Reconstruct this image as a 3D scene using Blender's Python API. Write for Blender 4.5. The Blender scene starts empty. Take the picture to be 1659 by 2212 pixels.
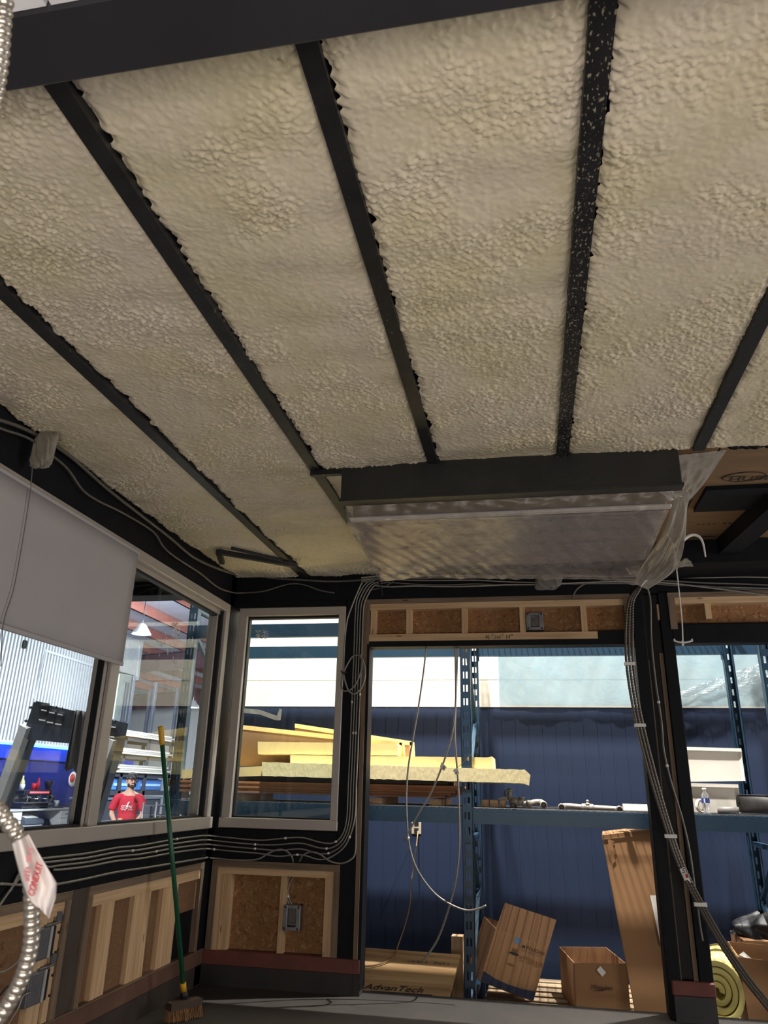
import bpy, math, random
import numpy as np
from mathutils import Vector, Matrix
random.seed(7)
SC = bpy.context.scene
COL = SC.collection
# ------------------------------------------------------------------ camera
F_PX, PITCH, YAW, ROLL = 1600.0, 0.356374, -0.192801, 0.02351
CAM = np.array([0.0, 0.0, 1.5])
_cp, _sp, _cy, _sy = math.cos(PITCH), math.sin(PITCH), math.cos(YAW), math.sin(YAW)
_fwd = np.array([_sy*_cp, _cy*_cp, _sp]); _rt = np.array([_cy, -_sy, 0.0]); _up = np.cross(_rt, _fwd)
_r2 = math.cos(ROLL)*_rt+math.sin(ROLL)*_up; _u2 = -math.sin(ROLL)*_rt+math.cos(ROLL)*_up
cam_d = bpy.data.cameras.new('camera'); cam = bpy.data.objects.new('camera', cam_d); COL.objects.link(cam)
cam_d.sensor_fit = 'HORIZONTAL'; cam_d.sensor_width = 36.0; cam_d.lens = 36.0*F_PX/1659.0
cam_d.clip_start = 0.02; cam_d.clip_end = 200
Rm = Matrix(((_r2[0], _u2[0], -_fwd[0]), (_r2[1], _u2[1], -_fwd[1]), (_r2[2], _u2[2], -_fwd[2])))
cam.matrix_world = Matrix.Translation(Vector(CAM)) @ Rm.to_4x4()
cam_d.dof.use_dof = True; cam_d.dof.focus_distance = 4.5; cam_d.dof.aperture_fstop = 11.0
SC.camera = cam
# ------------------------------------------------------------------ world, exposure, lights
w = bpy.data.worlds.new('world'); SC.world = w; w.use_nodes = True
w.node_tree.nodes['Background'].inputs[0].default_value = (0.75, 0.82, 1.0, 1)
w.node_tree.nodes['Background'].inputs[1].default_value = 0.06
vs = SC.view_settings
SC.display_settings.display_device = 'sRGB'
vs.view_transform = 'Standard'; vs.look = 'None'; vs.gamma = 1.0; vs.use_curve_mapping = False; vs.exposure = 0.0
SC.cycles.use_denoising = True
SC.cycles.max_bounces = 7; SC.cycles.diffuse_bounces = 3; SC.cycles.glossy_bounces = 3
SC.cycles.transmission_bounces = 4; SC.cycles.transparent_max_bounces = 16
SC.cycles.sample_clamp_indirect = 4.0; SC.cycles.caustics_reflective = False; SC.cycles.caustics_refractive = False

def area(name, loc, target, size, power, col=(1, 1, 1), size_y=None, shape='RECTANGLE'):
    d = bpy.data.lights.new(name, 'AREA'); d.energy = power; d.color = col; d.shape = shape
    d.size = size; d.size_y = size_y or size
    o = bpy.data.objects.new(name, d); COL.objects.link(o); o.location = loc
    o.rotation_euler = (Vector(target)-Vector(loc)).to_track_quat('-Z', 'Y').to_euler()
    return o
# aisle between the booth and the blue wall: high-bay lamps above the racks
area('aisle_lamp', (1.9, 6.42, 6.8), (1.0, 6.95, 1.8), 0.06, 850, (1.0, 0.97, 0.92))
area('aisle_lamp', (-1.2, 4.4, 8.6), (-1.0, 6.6, 1.8), 0.35, 1650, (1.0, 0.96, 0.90))
# main hall on the left
area('hall_lamp', (-6.0, 7.0, 5.0), (-8.0, 11.0, 0.0), 1.6, 700, (0.92, 0.95, 1.0))
area('hall_lamp', (-6.8, 16.0, 4.7), (-9.5, 17.0, 0.4), 1.6, 750, (0.92, 0.95, 1.0))
area('hall_lamp', (-10.5, 26.0, 4.4), (-11.5, 27.0, 0.0), 1.6, 700, (0.92, 0.95, 1.0))
# unseen soft fills added for foam ceiling and left wall, with a hall lamp
area('front_fill_light', (0.3, -0.75, 0.5), (0.0, 1.7, 3.0), 2.6, 92, (1.0, 0.92, 0.84), 1.6)
area('front_hall_lamp', (-0.6, -1.8, 4.4), (-0.6, 3.2, 0.4), 1.2, 60, (1.0, 0.92, 0.82))
area('side_fill_light', (4.8, 3.9, 1.9), (-2.2, 3.7, 1.4), 2.0, 85, (1.0, 0.95, 0.92))

# ------------------------------------------------------------------ survey: a pixel of the photograph to a point on a known plane
def ray(px, py):
    u, v = (px-829.5)/F_PX, (1106.0-py)/F_PX
    return _fwd+u*_r2+v*_u2
def A(px, py, x=None, y=None, z=None):
    d = ray(px, py)
    if x is not None: t = (x-CAM[0])/d[0]
    elif y is not None: t = (y-CAM[1])/d[1]
    else: t = (z-CAM[2])/d[2]
    return Vector(CAM+t*d)
def D(px, py, dist): return Vector(CAM+ray(px, py)*dist)

# ------------------------------------------------------------------ materials
MATS = {}
def _nt(name):
    m = bpy.data.materials.new(name); m.use_nodes = True
    nt = m.node_tree; b = nt.nodes['Principled BSDF']
    return m, nt, b
def N(nt, t, **kw):
    n = nt.nodes.new(t)
    for k, v in kw.items():
        if k in n.inputs: n.inputs[k].default_value = v
        else: setattr(n, k, v)
    return n
def coords(nt, scale=(1, 1, 1)):
    tc = N(nt, 'ShaderNodeTexCoord'); mp = N(nt, 'ShaderNodeMapping'); mp.inputs['Scale'].default_value = scale
    nt.links.new(tc.outputs['Object'], mp.inputs['Vector']); return mp.outputs['Vector']
def ramp(nt, fac, stops):
    r = N(nt, 'ShaderNodeValToRGB'); e = r.color_ramp.elements
    while len(e) < len(stops): e.new(0.5)
    for el, (p, c) in zip(e, stops): el.position = p; el.color = (*c, 1) if len(c) == 3 else c
    nt.links.new(fac, r.inputs[0]); return r.outputs[0]
def S(r, g, b):                       # sRGB 0..255 to linear
    return tuple(((c/255)/12.92 if c/255 <= 0.04045 else ((c/255+0.055)/1.055)**2.4) for c in (r, g, b))
def plain(name, col, rough=0.6, metal=0.0, var=0.12, vscale=6.0, bump=0.0, bscale=60.0, spec=0.5, stretch=(1, 1, 1), speck=None, speck_amt=0.62, speck_scale=45):
    if name in MATS: return MATS[name]
    m, nt, b = _nt(name); L = nt.links.new
    v = coords(nt, stretch)
    n = N(nt, 'ShaderNodeTexNoise', Scale=vscale, Detail=5.0, Roughness=0.6); L(v, n.inputs['Vector'])
    lo = tuple(max(0, c*(1-var)) for c in col); hi = tuple(min(1, c*(1+var)) for c in col)
    c = ramp(nt, n.outputs['Fac'], [(0.3, lo), (0.7, hi)])
    if speck:
        n3 = N(nt, 'ShaderNodeTexNoise', Scale=speck_scale, Detail=3.0); L(v, n3.inputs['Vector'])
        f = ramp(nt, n3.outputs['Fac'], [(speck_amt, (0, 0, 0)), (speck_amt+0.05, (1, 1, 1))])
        mx = N(nt, 'ShaderNodeMix', data_type='RGBA'); L(f, mx.inputs[0]); L(c, mx.inputs[6]); mx.inputs[7].default_value = (*speck, 1)
        c = mx.outputs[2]
    L(c, b.inputs['Base Color'])
    b.inputs['Roughness'].default_value = rough; b.inputs['Metallic'].default_value = metal
    b.inputs['Specular IOR Level'].default_value = spec
    if bump:
        n2 = N(nt, 'ShaderNodeTexNoise', Scale=bscale, Detail=4.0); L(v, n2.inputs['Vector'])
        bp = N(nt, 'ShaderNodeBump', Strength=bump, Distance=0.004); L(n2.outputs['Fac'], bp.inputs['Height']); L(bp.outputs[0], b.inputs['Normal'])
    MATS[name] = m; return m
def wood(name, dark, light, axis='z', rough=0.75, scale=1.0):
    if name in MATS: return MATS[name]
    m, nt, b = _nt(name); L = nt.links.new
    st = {'x': (2.0, 38, 38), 'y': (38, 2.0, 38), 'z': (38, 38, 2.0)}[axis]
    v = coords(nt, tuple(s*scale for s in st))
    n = N(nt, 'ShaderNodeTexNoise', Scale=1.0, Detail=4.0, Distortion=0.6); L(v, n.inputs['Vector'])
    c = ramp(nt, n.outputs['Fac'], [(0.3, dark), (0.62, light)])
    kv = coords(nt, {'x': (3, 12, 12), 'y': (12, 3, 12), 'z': (12, 12, 3)}[axis])
    k = N(nt, 'ShaderNodeTexVoronoi', Scale=1.3); L(kv, k.inputs['Vector'])
    kf = ramp(nt, k.outputs['Distance'], [(0.06, (1, 1, 1)), (0.12, (0, 0, 0))])
    mx = N(nt, 'ShaderNodeMix', data_type='RGBA'); L(kf, mx.inputs[0]); L(c, mx.inputs[6]); mx.inputs[7].default_value = (*tuple(x*0.45 for x in dark), 1)
    L(mx.outputs[2], b.inputs['Base Color']); b.inputs['Roughness'].default_value = rough; b.inputs['Specular IOR Level'].default_value = 0.25
    MATS[name] = m; return m
def osb(name, dark, mid, light, scale=26):
    if name in MATS: return MATS[name]
    m, nt, b = _nt(name); L = nt.links.new
    v = coords(nt, (1, 1, 1))
    n = N(nt, 'ShaderNodeTexNoise', Scale=14.0, Detail=2.0); L(v, n.inputs['Vector'])
    mxv = N(nt, 'ShaderNodeMix', data_type='RGBA'); mxv.inputs[0].default_value = 0.10
    L(v, mxv.inputs[6]); L(n.outputs['Color'], mxv.inputs[7])
    fac = None
    for k, st in enumerate(((1, 1, 2.6), (2.6, 1, 1), (1.6, 1, 1.6))):
        mp = N(nt, 'ShaderNodeMapping'); mp.inputs['Scale'].default_value = st; mp.inputs['Rotation'].default_value = (0, .5*k, 0); L(mxv.outputs[2], mp.inputs['Vector'])
        vo = N(nt, 'ShaderNodeTexVoronoi', Scale=scale*1.5, Randomness=1.0); L(mp.outputs[0], vo.inputs['Vector'])
        sp = N(nt, 'ShaderNodeSeparateColor'); L(vo.outputs['Color'], sp.inputs[0])
        if fac is None: fac = sp.outputs[0]
        else:
            a = N(nt, 'ShaderNodeMath', operation='ADD'); L(fac, a.inputs[0]); L(sp.outputs[0], a.inputs[1]); fac = a.outputs[0]
    dv = N(nt, 'ShaderNodeMath', operation='DIVIDE'); L(fac, dv.inputs[0]); dv.inputs[1].default_value = 3.0; fac = dv.outputs[0]
    c = ramp(nt, fac, [(0.12, dark), (0.35, mid), (0.65, mid), (0.9, light)])
    L(c, b.inputs['Base Color']); b.inputs['Roughness'].default_value = 0.8; b.inputs['Specular IOR Level'].default_value = 0.2
    bp = N(nt, 'ShaderNodeBump', Strength=0.35, Distance=0.002); L(fac, bp.inputs['Height']); L(bp.outputs[0], b.inputs['Normal'])
    MATS[name] = m; return m
def film(name, col, opac, rough=0.25, gloss=0.25, bump=0.5):
    if name in MATS: return MATS[name]
    m, nt, b = _nt(name); L = nt.links.new; nt.nodes.remove(b)
    out = nt.nodes['Material Output']
    v = coords(nt, (1, 1, 1))
    n = N(nt, 'ShaderNodeTexNoise', Scale=7.0, Detail=3.0, Distortion=2.0); L(v, n.inputs['Vector'])
    bp = N(nt, 'ShaderNodeBump', Strength=bump, Distance=0.02); L(n.outputs['Fac'], bp.inputs['Height'])
    df = N(nt, 'ShaderNodeBsdfDiffuse', Color=(*col, 1)); gl = N(nt, 'ShaderNodeBsdfGlossy', Roughness=rough, Color=(1, 1, 1, 1))
    L(bp.outputs[0], df.inputs['Normal']); L(bp.outputs[0], gl.inputs['Normal'])
    tl = N(nt, 'ShaderNodeBsdfTranslucent', Color=(*col, 1))
    a1 = N(nt, 'ShaderNodeMixShader', Fac=0.35); L(df.outputs[0], a1.inputs[1]); L(tl.outputs[0], a1.inputs[2])
    a2 = N(nt, 'ShaderNodeMixShader', Fac=gloss); L(a1.outputs[0], a2.inputs[1]); L(gl.outputs[0], a2.inputs[2])
    tr = N(nt, 'ShaderNodeBsdfTransparent')
    f = N(nt, 'ShaderNodeMapRange'); f.inputs[1].default_value = 0.3; f.inputs[2].default_value = 0.7; f.inputs[3].default_value = max(0, opac-0.1); f.inputs[4].default_value = min(1, opac+0.1)
    L(n.outputs['Fac'], f.inputs[0])
    a3 = N(nt, 'ShaderNodeMixShader'); L(f.outputs[0], a3.inputs[0]); L(tr.outputs[0], a3.inputs[1]); L(a2.outputs[0], a3.inputs[2])
    L(a3.outputs[0], out.inputs[0]); MATS[name] = m; return m
def pane_glass(name, smudge=0.06, tint=(0.93, 0.97, 0.96)):
    if name in MATS: return MATS[name]
    m, nt, b = _nt(name); L = nt.links.new; nt.nodes.remove(b)
    out = nt.nodes['Material Output']
    lf = N(nt, 'ShaderNodeLayerWeight', Blend=0.5)
    pw = N(nt, 'ShaderNodeMath', operation='POWER'); L(lf.outputs['Facing'], pw.inputs[0]); pw.inputs[1].default_value = 5.0
    lw = N(nt, 'ShaderNodeMapRange'); L(pw.outputs[0], lw.inputs[0]); lw.inputs[3].default_value = 0.035; lw.inputs[4].default_value = 0.8
    tr = N(nt, 'ShaderNodeBsdfTransparent', Color=(*tint, 1)); gl = N(nt, 'ShaderNodeBsdfGlossy', Roughness=0.02)
    a = N(nt, 'ShaderNodeMixShader'); L(lw.outputs[0], a.inputs[0]); L(tr.outputs[0], a.inputs[1]); L(gl.outputs[0], a.inputs[2])
    v = coords(nt, (1, 1, 0.35))
    n = N(nt, 'ShaderNodeTexNoise', Scale=5.0, Detail=8.0, Roughness=0.75, Distortion=1.0); L(v, n.inputs['Vector'])
    f = ramp(nt, n.outputs['Fac'], [(0.52, (0, 0, 0)), (0.75, (smudge*3,)*3)])
    df = N(nt, 'ShaderNodeBsdfDiffuse', Color=(0.8, 0.82, 0.82, 1))
    a2 = N(nt, 'ShaderNodeMixShader'); L(f, a2.inputs[0]); L(a.outputs[0], a2.inputs[1]); L(df.outputs[0], a2.inputs[2])
    L(a2.outputs[0], out.inputs[0]); MATS[name] = m; return m
def emit(name, col, st):
    if name in MATS: return MATS[name]
    m, nt, b = _nt(name); b.inputs['Base Color'].default_value = (*col, 1)
    b.inputs['Emission Color'].default_value = (*col, 1); b.inputs['Emission Strength'].default_value = st
    MATS[name] = m; return m

black = plain('black_painted_steel', S(14, 16, 22), 0.6, 0.0, 0.35, 9, 0.25, 90, spec=0.2, speck=S(50, 50, 50), speck_amt=0.74)
black2 = plain('black_joist_steel', S(30, 30, 32), 0.5, 0.0, 0.35, 12, 0.2, 80, speck=S(150, 140, 120), speck_amt=0.71, speck_scale=60)
frame_m = plain('bronze_grey_aluminium', S(186, 178, 170), 0.42, 0.25, 0.05, 5)
gasket = plain('black_rubber', S(18, 19, 22), 0.6)
floor_m = plain('dusty_dark_floor', S(52, 47, 43), 0.75, 0, 0.25, 3.5, 0.3, 60, speck=S(92, 82, 72), speck_amt=0.74, speck_scale=18)
primer = plain('red_oxide_primer', S(110, 60, 52), 0.6, 0, 0.2, 8, 0.2, 60)
steel = plain('galvanised_steel', S(150, 152, 155), 0.38, 0.85, 0.2, 20)
cable_m = plain('armoured_cable_grey', S(150, 146, 138), 0.45, 0.45, 0.12, 30)
cable_d = plain('dark_conduit_grey', S(112, 109, 104), 0.45, 0.5, 0.15, 30)
rackblue = plain('rack_blue_enamel', S(34, 60, 80), 0.4, 0.1, 0.12, 6)
bluewall = plain('blue_wall_paint', S(18, 37, 67), 0.65, 0, 0.05, 2.0)
creamwall = plain('cream_wall_paint', S(244, 238, 224), 0.7, 0, 0.015, 2.0)
hallwhite = plain('white_metal_sheet', S(226, 230, 236), 0.5, 0.1, 0.03, 2.0)
pine = {a: wood('pine_'+a, S(192, 156, 118), S(216, 184, 146), a) for a in 'xyz'}
greywood = {a: wood('weathered_wood_'+a, S(104, 88, 74), S(132, 112, 94), a) for a in 'xyz'}
osb_m = osb('oriented_strand_board', S(112, 80, 52), S(150, 110, 74), S(188, 152, 112))
hard_m = osb('brown_hardboard', S(112, 82, 58), S(130, 98, 72), S(146, 112, 84), 60)
ply_m = wood('plywood_sheet', S(150, 108, 66), S(184, 140, 92), 'x', 0.8, 0.35)
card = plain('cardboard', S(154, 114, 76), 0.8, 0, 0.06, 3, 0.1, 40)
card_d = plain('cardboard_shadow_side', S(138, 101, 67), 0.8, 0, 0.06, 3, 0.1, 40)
xps = plain('yellow_foam_board', S(248, 222, 156), 0.8, 0, 0.04, 8, 0.15, 60)
xps_r = plain('rough_cut_foam', S(250, 234, 182), 0.9, 0, 0.06, 25, 0.9, 55, stretch=(1, 1, 0.35))
white_p = plain('white_painted_metal', S(232, 226, 214), 0.45, 0, 0.03, 3)
white_pl = plain('white_plastic', S(235, 232, 226), 0.5, 0, 0.03, 5)
pipe_m = plain('grey_cast_pipe', S(150, 144, 134), 0.5, 0.3, 0.15, 18, 0.3, 60)
blackpl = plain('black_plastic', S(30, 31, 34), 0.45, 0, 0.15, 6)
ink = plain('dark_ink', S(52, 40, 32), 0.8, 0, 0.1, 5)
paper = plain('white_paper', S(236, 232, 222), 0.8, 0, 0.03, 5)
# ------------------------------------------------------------------ mesh building
class MB:
    def __init__(s): s.v = []; s.f = []; s.sm = []
    def add(s, vs, fs, smooth=False):
        o = len(s.v); s.v += [tuple(p) for p in vs]; s.f += [tuple(i+o for i in f) for f in fs]; s.sm += [smooth]*len(fs); return s
    def box(s, lo, hi, mtx=None, bev=0.0):
        x0, y0, z0 = (min(a, b) for a, b in zip(lo, hi)); x1, y1, z1 = (max(a, b) for a, b in zip(lo, hi))
        if bev > 0:                       # chamfered vertical silhouette on all edges
            c = min(bev, (x1-x0)*.45, (y1-y0)*.45, (z1-z0)*.45); pts = []
            for sx, xx in ((1, x0), (-1, x1)):
                for sy, yy in ((1, y0), (-1, y1)):
                    for sz, zz in ((1, z0), (-1, z1)):
                        pts += [(xx, yy+sy*c, zz+sz*c), (xx+sx*c, yy, zz+sz*c), (xx+sx*c, yy+sy*c, zz)]
            P = lambda i, j, k, a: 3*(i*4+j*2+k)+a
            fs = [(P(0,0,0,0),P(0,0,1,0),P(0,1,1,0),P(0,1,0,0)), (P(1,0,0,0),P(1,1,0,0),P(1,1,1,0),P(1,0,1,0)),
                  (P(0,0,0,1),P(1,0,0,1),P(1,0,1,1),P(0,0,1,1)), (P(0,1,0,1),P(0,1,1,1),P(1,1,1,1),P(1,1,0,1)),
                  (P(0,0,0,2),P(0,1,0,2),P(1,1,0,2),P(1,0,0,2)), (P(0,0,1,2),P(1,0,1,2),P(1,1,1,2),P(0,1,1,2))]
            for i in (0, 1):
                for j in (0, 1):
                    fs.append((P(i,j,0,0),P(i,j,1,0),P(i,j,1,1),P(i,j,0,1)))
                for k in (0, 1):
                    fs.append((P(i,0,k,0),P(i,1,k,0),P(i,1,k,2),P(i,0,k,2)))
            for j in (0, 1):
                for k in (0, 1):
                    fs.append((P(0,j,k,1),P(1,j,k,1),P(1,j,k,2),P(0,j,k,2)))
            for i in (0, 1):
                for j in (0, 1):
                    for k in (0, 1): fs.append((P(i,j,k,0),P(i,j,k,1),P(i,j,k,2)))
        else:
            pts = [(x0,y0,z0),(x1,y0,z0),(x1,y1,z0),(x0,y1,z0),(x0,y0,z1),(x1,y0,z1),(x1,y1,z1),(x0,y1,z1)]
            fs = [(0,3,2,1),(4,5,6,7),(0,1,5,4),(1,2,6,5),(2,3,7,6),(3,0,4,7)]
        if mtx is not None: pts = [mtx @ Vector(p) for p in pts]
        return s.add(pts, fs)
    def bar(s, p0, p1, w, h, up=(0, 0, 1), roll=0.0):
        p0, p1 = Vector(p0), Vector(p1); d = (p1-p0).normalized(); u = Vector(up)
        if abs(d.dot(u)) > .98: u = Vector((0, 1, 0))
        r = d.cross(u).normalized(); u = r.cross(d)
        if roll: q = Matrix.Rotation(roll, 3, d); r = q @ r; u = q @ u
        c = [(-w/2, -h/2), (w/2, -h/2), (w/2, h/2), (-w/2, h/2)]
        return s.add([p+r*a+u*b for p in (p0, p1) for a, b in c], [(0,1,2,3),(7,6,5,4),(0,4,5,1),(1,5,6,2),(2,6,7,3),(3,7,4,0)])
    def tube(s, path, r, seg=8, caps=True, rad=None, closed=False):
        P = [Vector(p) for p in path]; n = len(P); vs = []; fs = []; pu = None
        for i, p in enumerate(P):
            a = P[(i-1) % n] if (closed or i > 0) else p; b = P[(i+1) % n] if (closed or i < n-1) else p
            t = (b-a).normalized()
            if pu is None: pu = t.orthogonal().normalized()
            pu = (pu-t*pu.dot(t)); pu = pu.normalized() if pu.length > 1e-6 else t.orthogonal().normalized()
            q = t.cross(pu); rr = rad[i] if rad is not None else r
            for k in range(seg):
                an = 2*math.pi*k/seg; vs.append(p+(pu*math.cos(an)+q*math.sin(an))*rr)
        m = n if closed else n-1
        for i in range(m):
            for k in range(seg):
                j = (i+1) % n; fs.append((i*seg+k, i*seg+(k+1) % seg, j*seg+(k+1) % seg, j*seg+k))
        if caps and not closed: fs += [tuple(range(seg))[::-1], tuple((n-1)*seg+k for k in range(seg))]
        return s.add(vs, fs, True)
    def lathe(s, prof, c=(0, 0, 0), axis=(0, 0, 1), seg=20, smooth=True, capped=True):
        ax = Vector(axis).normalized(); u = ax.orthogonal().normalized(); q = ax.cross(u); c = Vector(c); vs = []; fs = []
        for r, h in prof:
            for k in range(seg):
                an = 2*math.pi*k/seg; vs.append(c+ax*h+(u*math.cos(an)+q*math.sin(an))*max(r, 1e-5))
        for i in range(len(prof)-1):
            for k in range(seg): fs.append((i*seg+k, i*seg+(k+1) % seg, (i+1)*seg+(k+1) % seg, (i+1)*seg+k))
        if capped: fs += [tuple(range(seg))[::-1], tuple((len(prof)-1)*seg+k for k in range(seg))]
        return s.add(vs, fs, smooth)
    def cyl(s, p0, p1, r, seg=16):
        p0, p1 = Vector(p0), Vector(p1); return s.lathe([(r, 0), (r, (p1-p0).length)], p0, p1-p0, seg)
    def ball(s, c, r, seg=14, sc=(1, 1, 1)):
        o = len(s.v); s.lathe([(r*math.sin(math.pi*i/8), -r*math.cos(math.pi*i/8)) for i in range(9)], (0, 0, 0), (0, 0, 1), seg)
        for i in range(o, len(s.v)):
            p = s.v[i]; s.v[i] = (p[0]*sc[0]+c[0], p[1]*sc[1]+c[1], p[2]*sc[2]+c[2])
        return s
    def prism(s, poly, off):
        n = len(poly); o = Vector(off); P = [Vector(p) for p in poly]
        return s.add(P+[p+o for p in P], [tuple(range(n))[::-1], tuple(range(n, 2*n))]+[(i, (i+1) % n, n+(i+1) % n, n+i) for i in range(n)])
    def grid(s, fn, nu, nv, smooth=True):
        vs = [fn(i/nu, j/nv) for j in range(nv+1) for i in range(nu+1)]
        return s.add(vs, [(j*(nu+1)+i, j*(nu+1)+i+1, (j+1)*(nu+1)+i+1, (j+1)*(nu+1)+i) for j in range(nv) for i in range(nu)], smooth)
    def build(s, name, m, parent=None, origin=None, thick=0.0):
        if parent is not None: org = wloc(parent) if origin is None else Vector(origin)
        elif origin is not None: org = Vector(origin)
        else:
            a = np.array(s.v); org = Vector(((a[:, 0].min()+a[:, 0].max())/2, (a[:, 1].min()+a[:, 1].max())/2, a[:, 2].min()))
        me = bpy.data.meshes.new(name); me.from_pydata([(p[0]-org.x, p[1]-org.y, p[2]-org.z) for p in s.v], [], s.f)
        me.materials.append(m); me.polygons.foreach_set('use_smooth', s.sm); me.update()
        o = bpy.data.objects.new(name, me); COL.objects.link(o)
        if parent is not None: o.parent = parent; o.location = org-wloc(parent)
        else: o.location = org
        if thick: md = o.modifiers.new('solid', 'SOLIDIFY'); md.thickness = thick
        return o
def wloc(o):
    v = Vector((0, 0, 0))
    while o is not None: v = v+o.location; o = o.parent
    return v
def tag(o, label, cat, group=None):
    o['label'] = label; o['category'] = cat
    if group: o['group'] = group
    return o
def thing(name, label, cat, loc, group=None):
    o = bpy.data.objects.new(name, None); COL.objects.link(o); o.location = loc; o.empty_display_size = 0.1
    return tag(o, label, cat, group)
def struct(o): o['kind'] = 'structure'; return o
def root(name, loc):                                  # a piece of the setting that carries its pieces
    o = bpy.data.objects.new(name, None); COL.objects.link(o); o.location = loc; o['kind'] = 'structure'; return o
def bx(name, lo, hi, m, parent=None, bev=0.0): return MB().box(lo, hi, None, bev).build(name, m, parent)
def smooth(pts, k=6):
    P = [Vector(p) for p in pts]
    if len(P) < 3: return P
    out = []
    for i in range(len(P)-1):
        p0 = P[max(i-1, 0)]; p1 = P[i]; p2 = P[i+1]; p3 = P[min(i+2, len(P)-1)]
        for j in range(k):
            t = j/k; out.append(0.5*((2*p1)+(p2-p0)*t+(2*p0-5*p1+4*p2-p3)*t*t+(3*p1-p0-3*p2+p3)*t**3))
    out.append(P[-1]); return out
def text(body, org, right, up, size, m, parent, name='lettering', ext=0.0006, squash=1.0, shear=0.0, align='LEFT'):
    c = bpy.data.curves.new(name, 'FONT'); c.body = body; c.size = size; c.extrude = ext; c.shear = shear; c.align_x = align
    c.materials.append(m); tmp = bpy.data.objects.new(name, c); COL.objects.link(tmp)
    bpy.context.view_layer.update(); me = bpy.data.meshes.new_from_object(tmp.evaluated_get(bpy.context.evaluated_depsgraph_get()))
    bpy.data.objects.remove(tmp); bpy.data.curves.remove(c)
    if not me.materials: me.materials.append(m)
    o = bpy.data.objects.new(name, me); COL.objects.link(o)
    r = Vector(right).normalized(); u = Vector(up); u = (u-r*u.dot(r)).normalized(); n = r.cross(u)
    o.parent = parent; R = Matrix((r, u, n)).transposed().to_4x4()
    o.matrix_local = Matrix.Translation(Vector(org)-wloc(parent)) @ R @ Matrix.Diagonal((squash, 1, 1, 1))
    return o
def dashes(org, right, up, length, h, n, m, parent):          # smudged print that cannot be read
    r = Vector(right).normalized(); u = Vector(up); u = (u-r*u.dot(r)).normalized(); mb = MB(); o = Vector(org); st = length/n; k = r.cross(u)*.0004
    for i in range(n):
        if i % 5 == 4: continue
        a = o+r*(st*i); w_ = st*random.uniform(.45, .85); hh = h*random.uniform(.55, 1.0)
        mb.add([a-k, a+r*w_-k, a+r*w_+u*hh-k, a+u*hh*random.uniform(.7, 1)-k], [(0, 1, 2, 3)])
    ob = mb.build('smudged_print', m, parent); ob['kind'] = 'stuff'; return ob
# numpy noise
def vnoise(x, y, seed, per=997):
    rng = np.random.RandomState(seed); T = rng.rand(512, 512)
    xi = np.floor(x).astype(int); yi = np.floor(y).astype(int); fx = x-xi; fy = y-yi
    fx = fx*fx*(3-2*fx); fy = fy*fy*(3-2*fy); a = lambda i, j: T[(xi+i) % 512, (yi+j) % 512]
    return (a(0,0)*(1-fx)+a(1,0)*fx)*(1-fy)+(a(0,1)*(1-fx)+a(1,1)*fx)*fy
def fbm(x, y, seed, o=4):
    s = 0; a = 0.5
    for k in range(o): s = s+a*vnoise(x*2**k, y*2**k, seed+k); a *= 0.5
    return s
def blobs(x, y, seed):                                # rounded bubbles on a jittered grid
    rng = np.random.RandomState(seed); T = rng.rand(256, 256, 3)
    xi = np.floor(x).astype(int); yi = np.floor(y).astype(int); best = np.zeros_like(x)
    for i in (-1, 0, 1):
        for j in (-1, 0, 1):
            c = T[(xi+i) % 256, (yi+j) % 256]
            d2 = (x-(xi+i+c[..., 0]))**2+(y-(yi+j+c[..., 1]))**2; r = 0.24+0.36*c[..., 2]**1.5
            h = np.sqrt(np.maximum(0, r*r-d2)); best = np.maximum(best, h)
    return best

# ================================================================== THE BOOTH
XL, YB, ZF, ZC = -2.19, 5.30, 0.27, 3.0
# ---- floor
fl = MB().box((-2.3, -1.0, ZF-0.16), (3.0, 5.45, ZF)).build('floor', floor_m); struct(fl)
# ---- ceiling: deck, joists, sprayed foam
ceil = root('ceiling', (0, 3, 3.05))
MB().box((-2.45, 0.76, 3.12), (3.0, 5.37, 3.28)).build('roof_deck', black, ceil)
foam_m, nt, b = _nt('spray_foam'); L = nt.links.new
v = coords(nt); n1 = N(nt, 'ShaderNodeTexNoise', Scale=2.3, Detail=5.0); L(v, n1.inputs['Vector'])
c1 = ramp(nt, n1.outputs['Fac'], [(0.3, S(216, 205, 170)), (0.5, S(226, 214, 188)), (0.72, S(226, 213, 196))]); 
ao = N(nt, 'ShaderNodeTexNoise', Scale=30.0, Detail=4.0); L(v, ao.inputs['Vector'])
mx = N(nt, 'ShaderNodeMix', data_type='RGBA'); mx.blend_type = 'MULTIPLY'; mx.inputs[0].default_value = 0.25
L(c1, mx.inputs[6]); L(ramp(nt, ao.outputs['Fac'], [(0.35, (0.75, 0.72, 0.66)), (0.6, (1, 1, 1))]), mx.inputs[7]); L(mx.outputs[2], b.inputs['Base Color'])
b.inputs['Roughness'].default_value = 0.55; b.inputs['Specular IOR Level'].default_value = 0.35
nb = N(nt, 'ShaderNodeTexNoise', Scale=110.0, Detail=3.0); L(v, nb.inputs['Vector'])
bp = N(nt, 'ShaderNodeBump', Strength=0.35, Distance=0.002); L(nb.outputs['Fac'], bp.inputs['Height']); L(bp.outputs[0], b.inputs['Normal'])
JX = [(-1.665, -1.612), (-1.030, -0.978), (-0.430, -0.380), (0.185, 0.240), (0.802, 0.852)]
JEND = [5.28, 5.28, 3.32, 3.32, 3.32]
black3 = plain('foam_flecked_joist', S(28, 28, 30), 0.5, 0.0, 0.35, 12, 0.2, 80, speck=S(150, 142, 122), speck_amt=0.60, speck_scale=150, stretch=(1, .5, 1))
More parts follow.
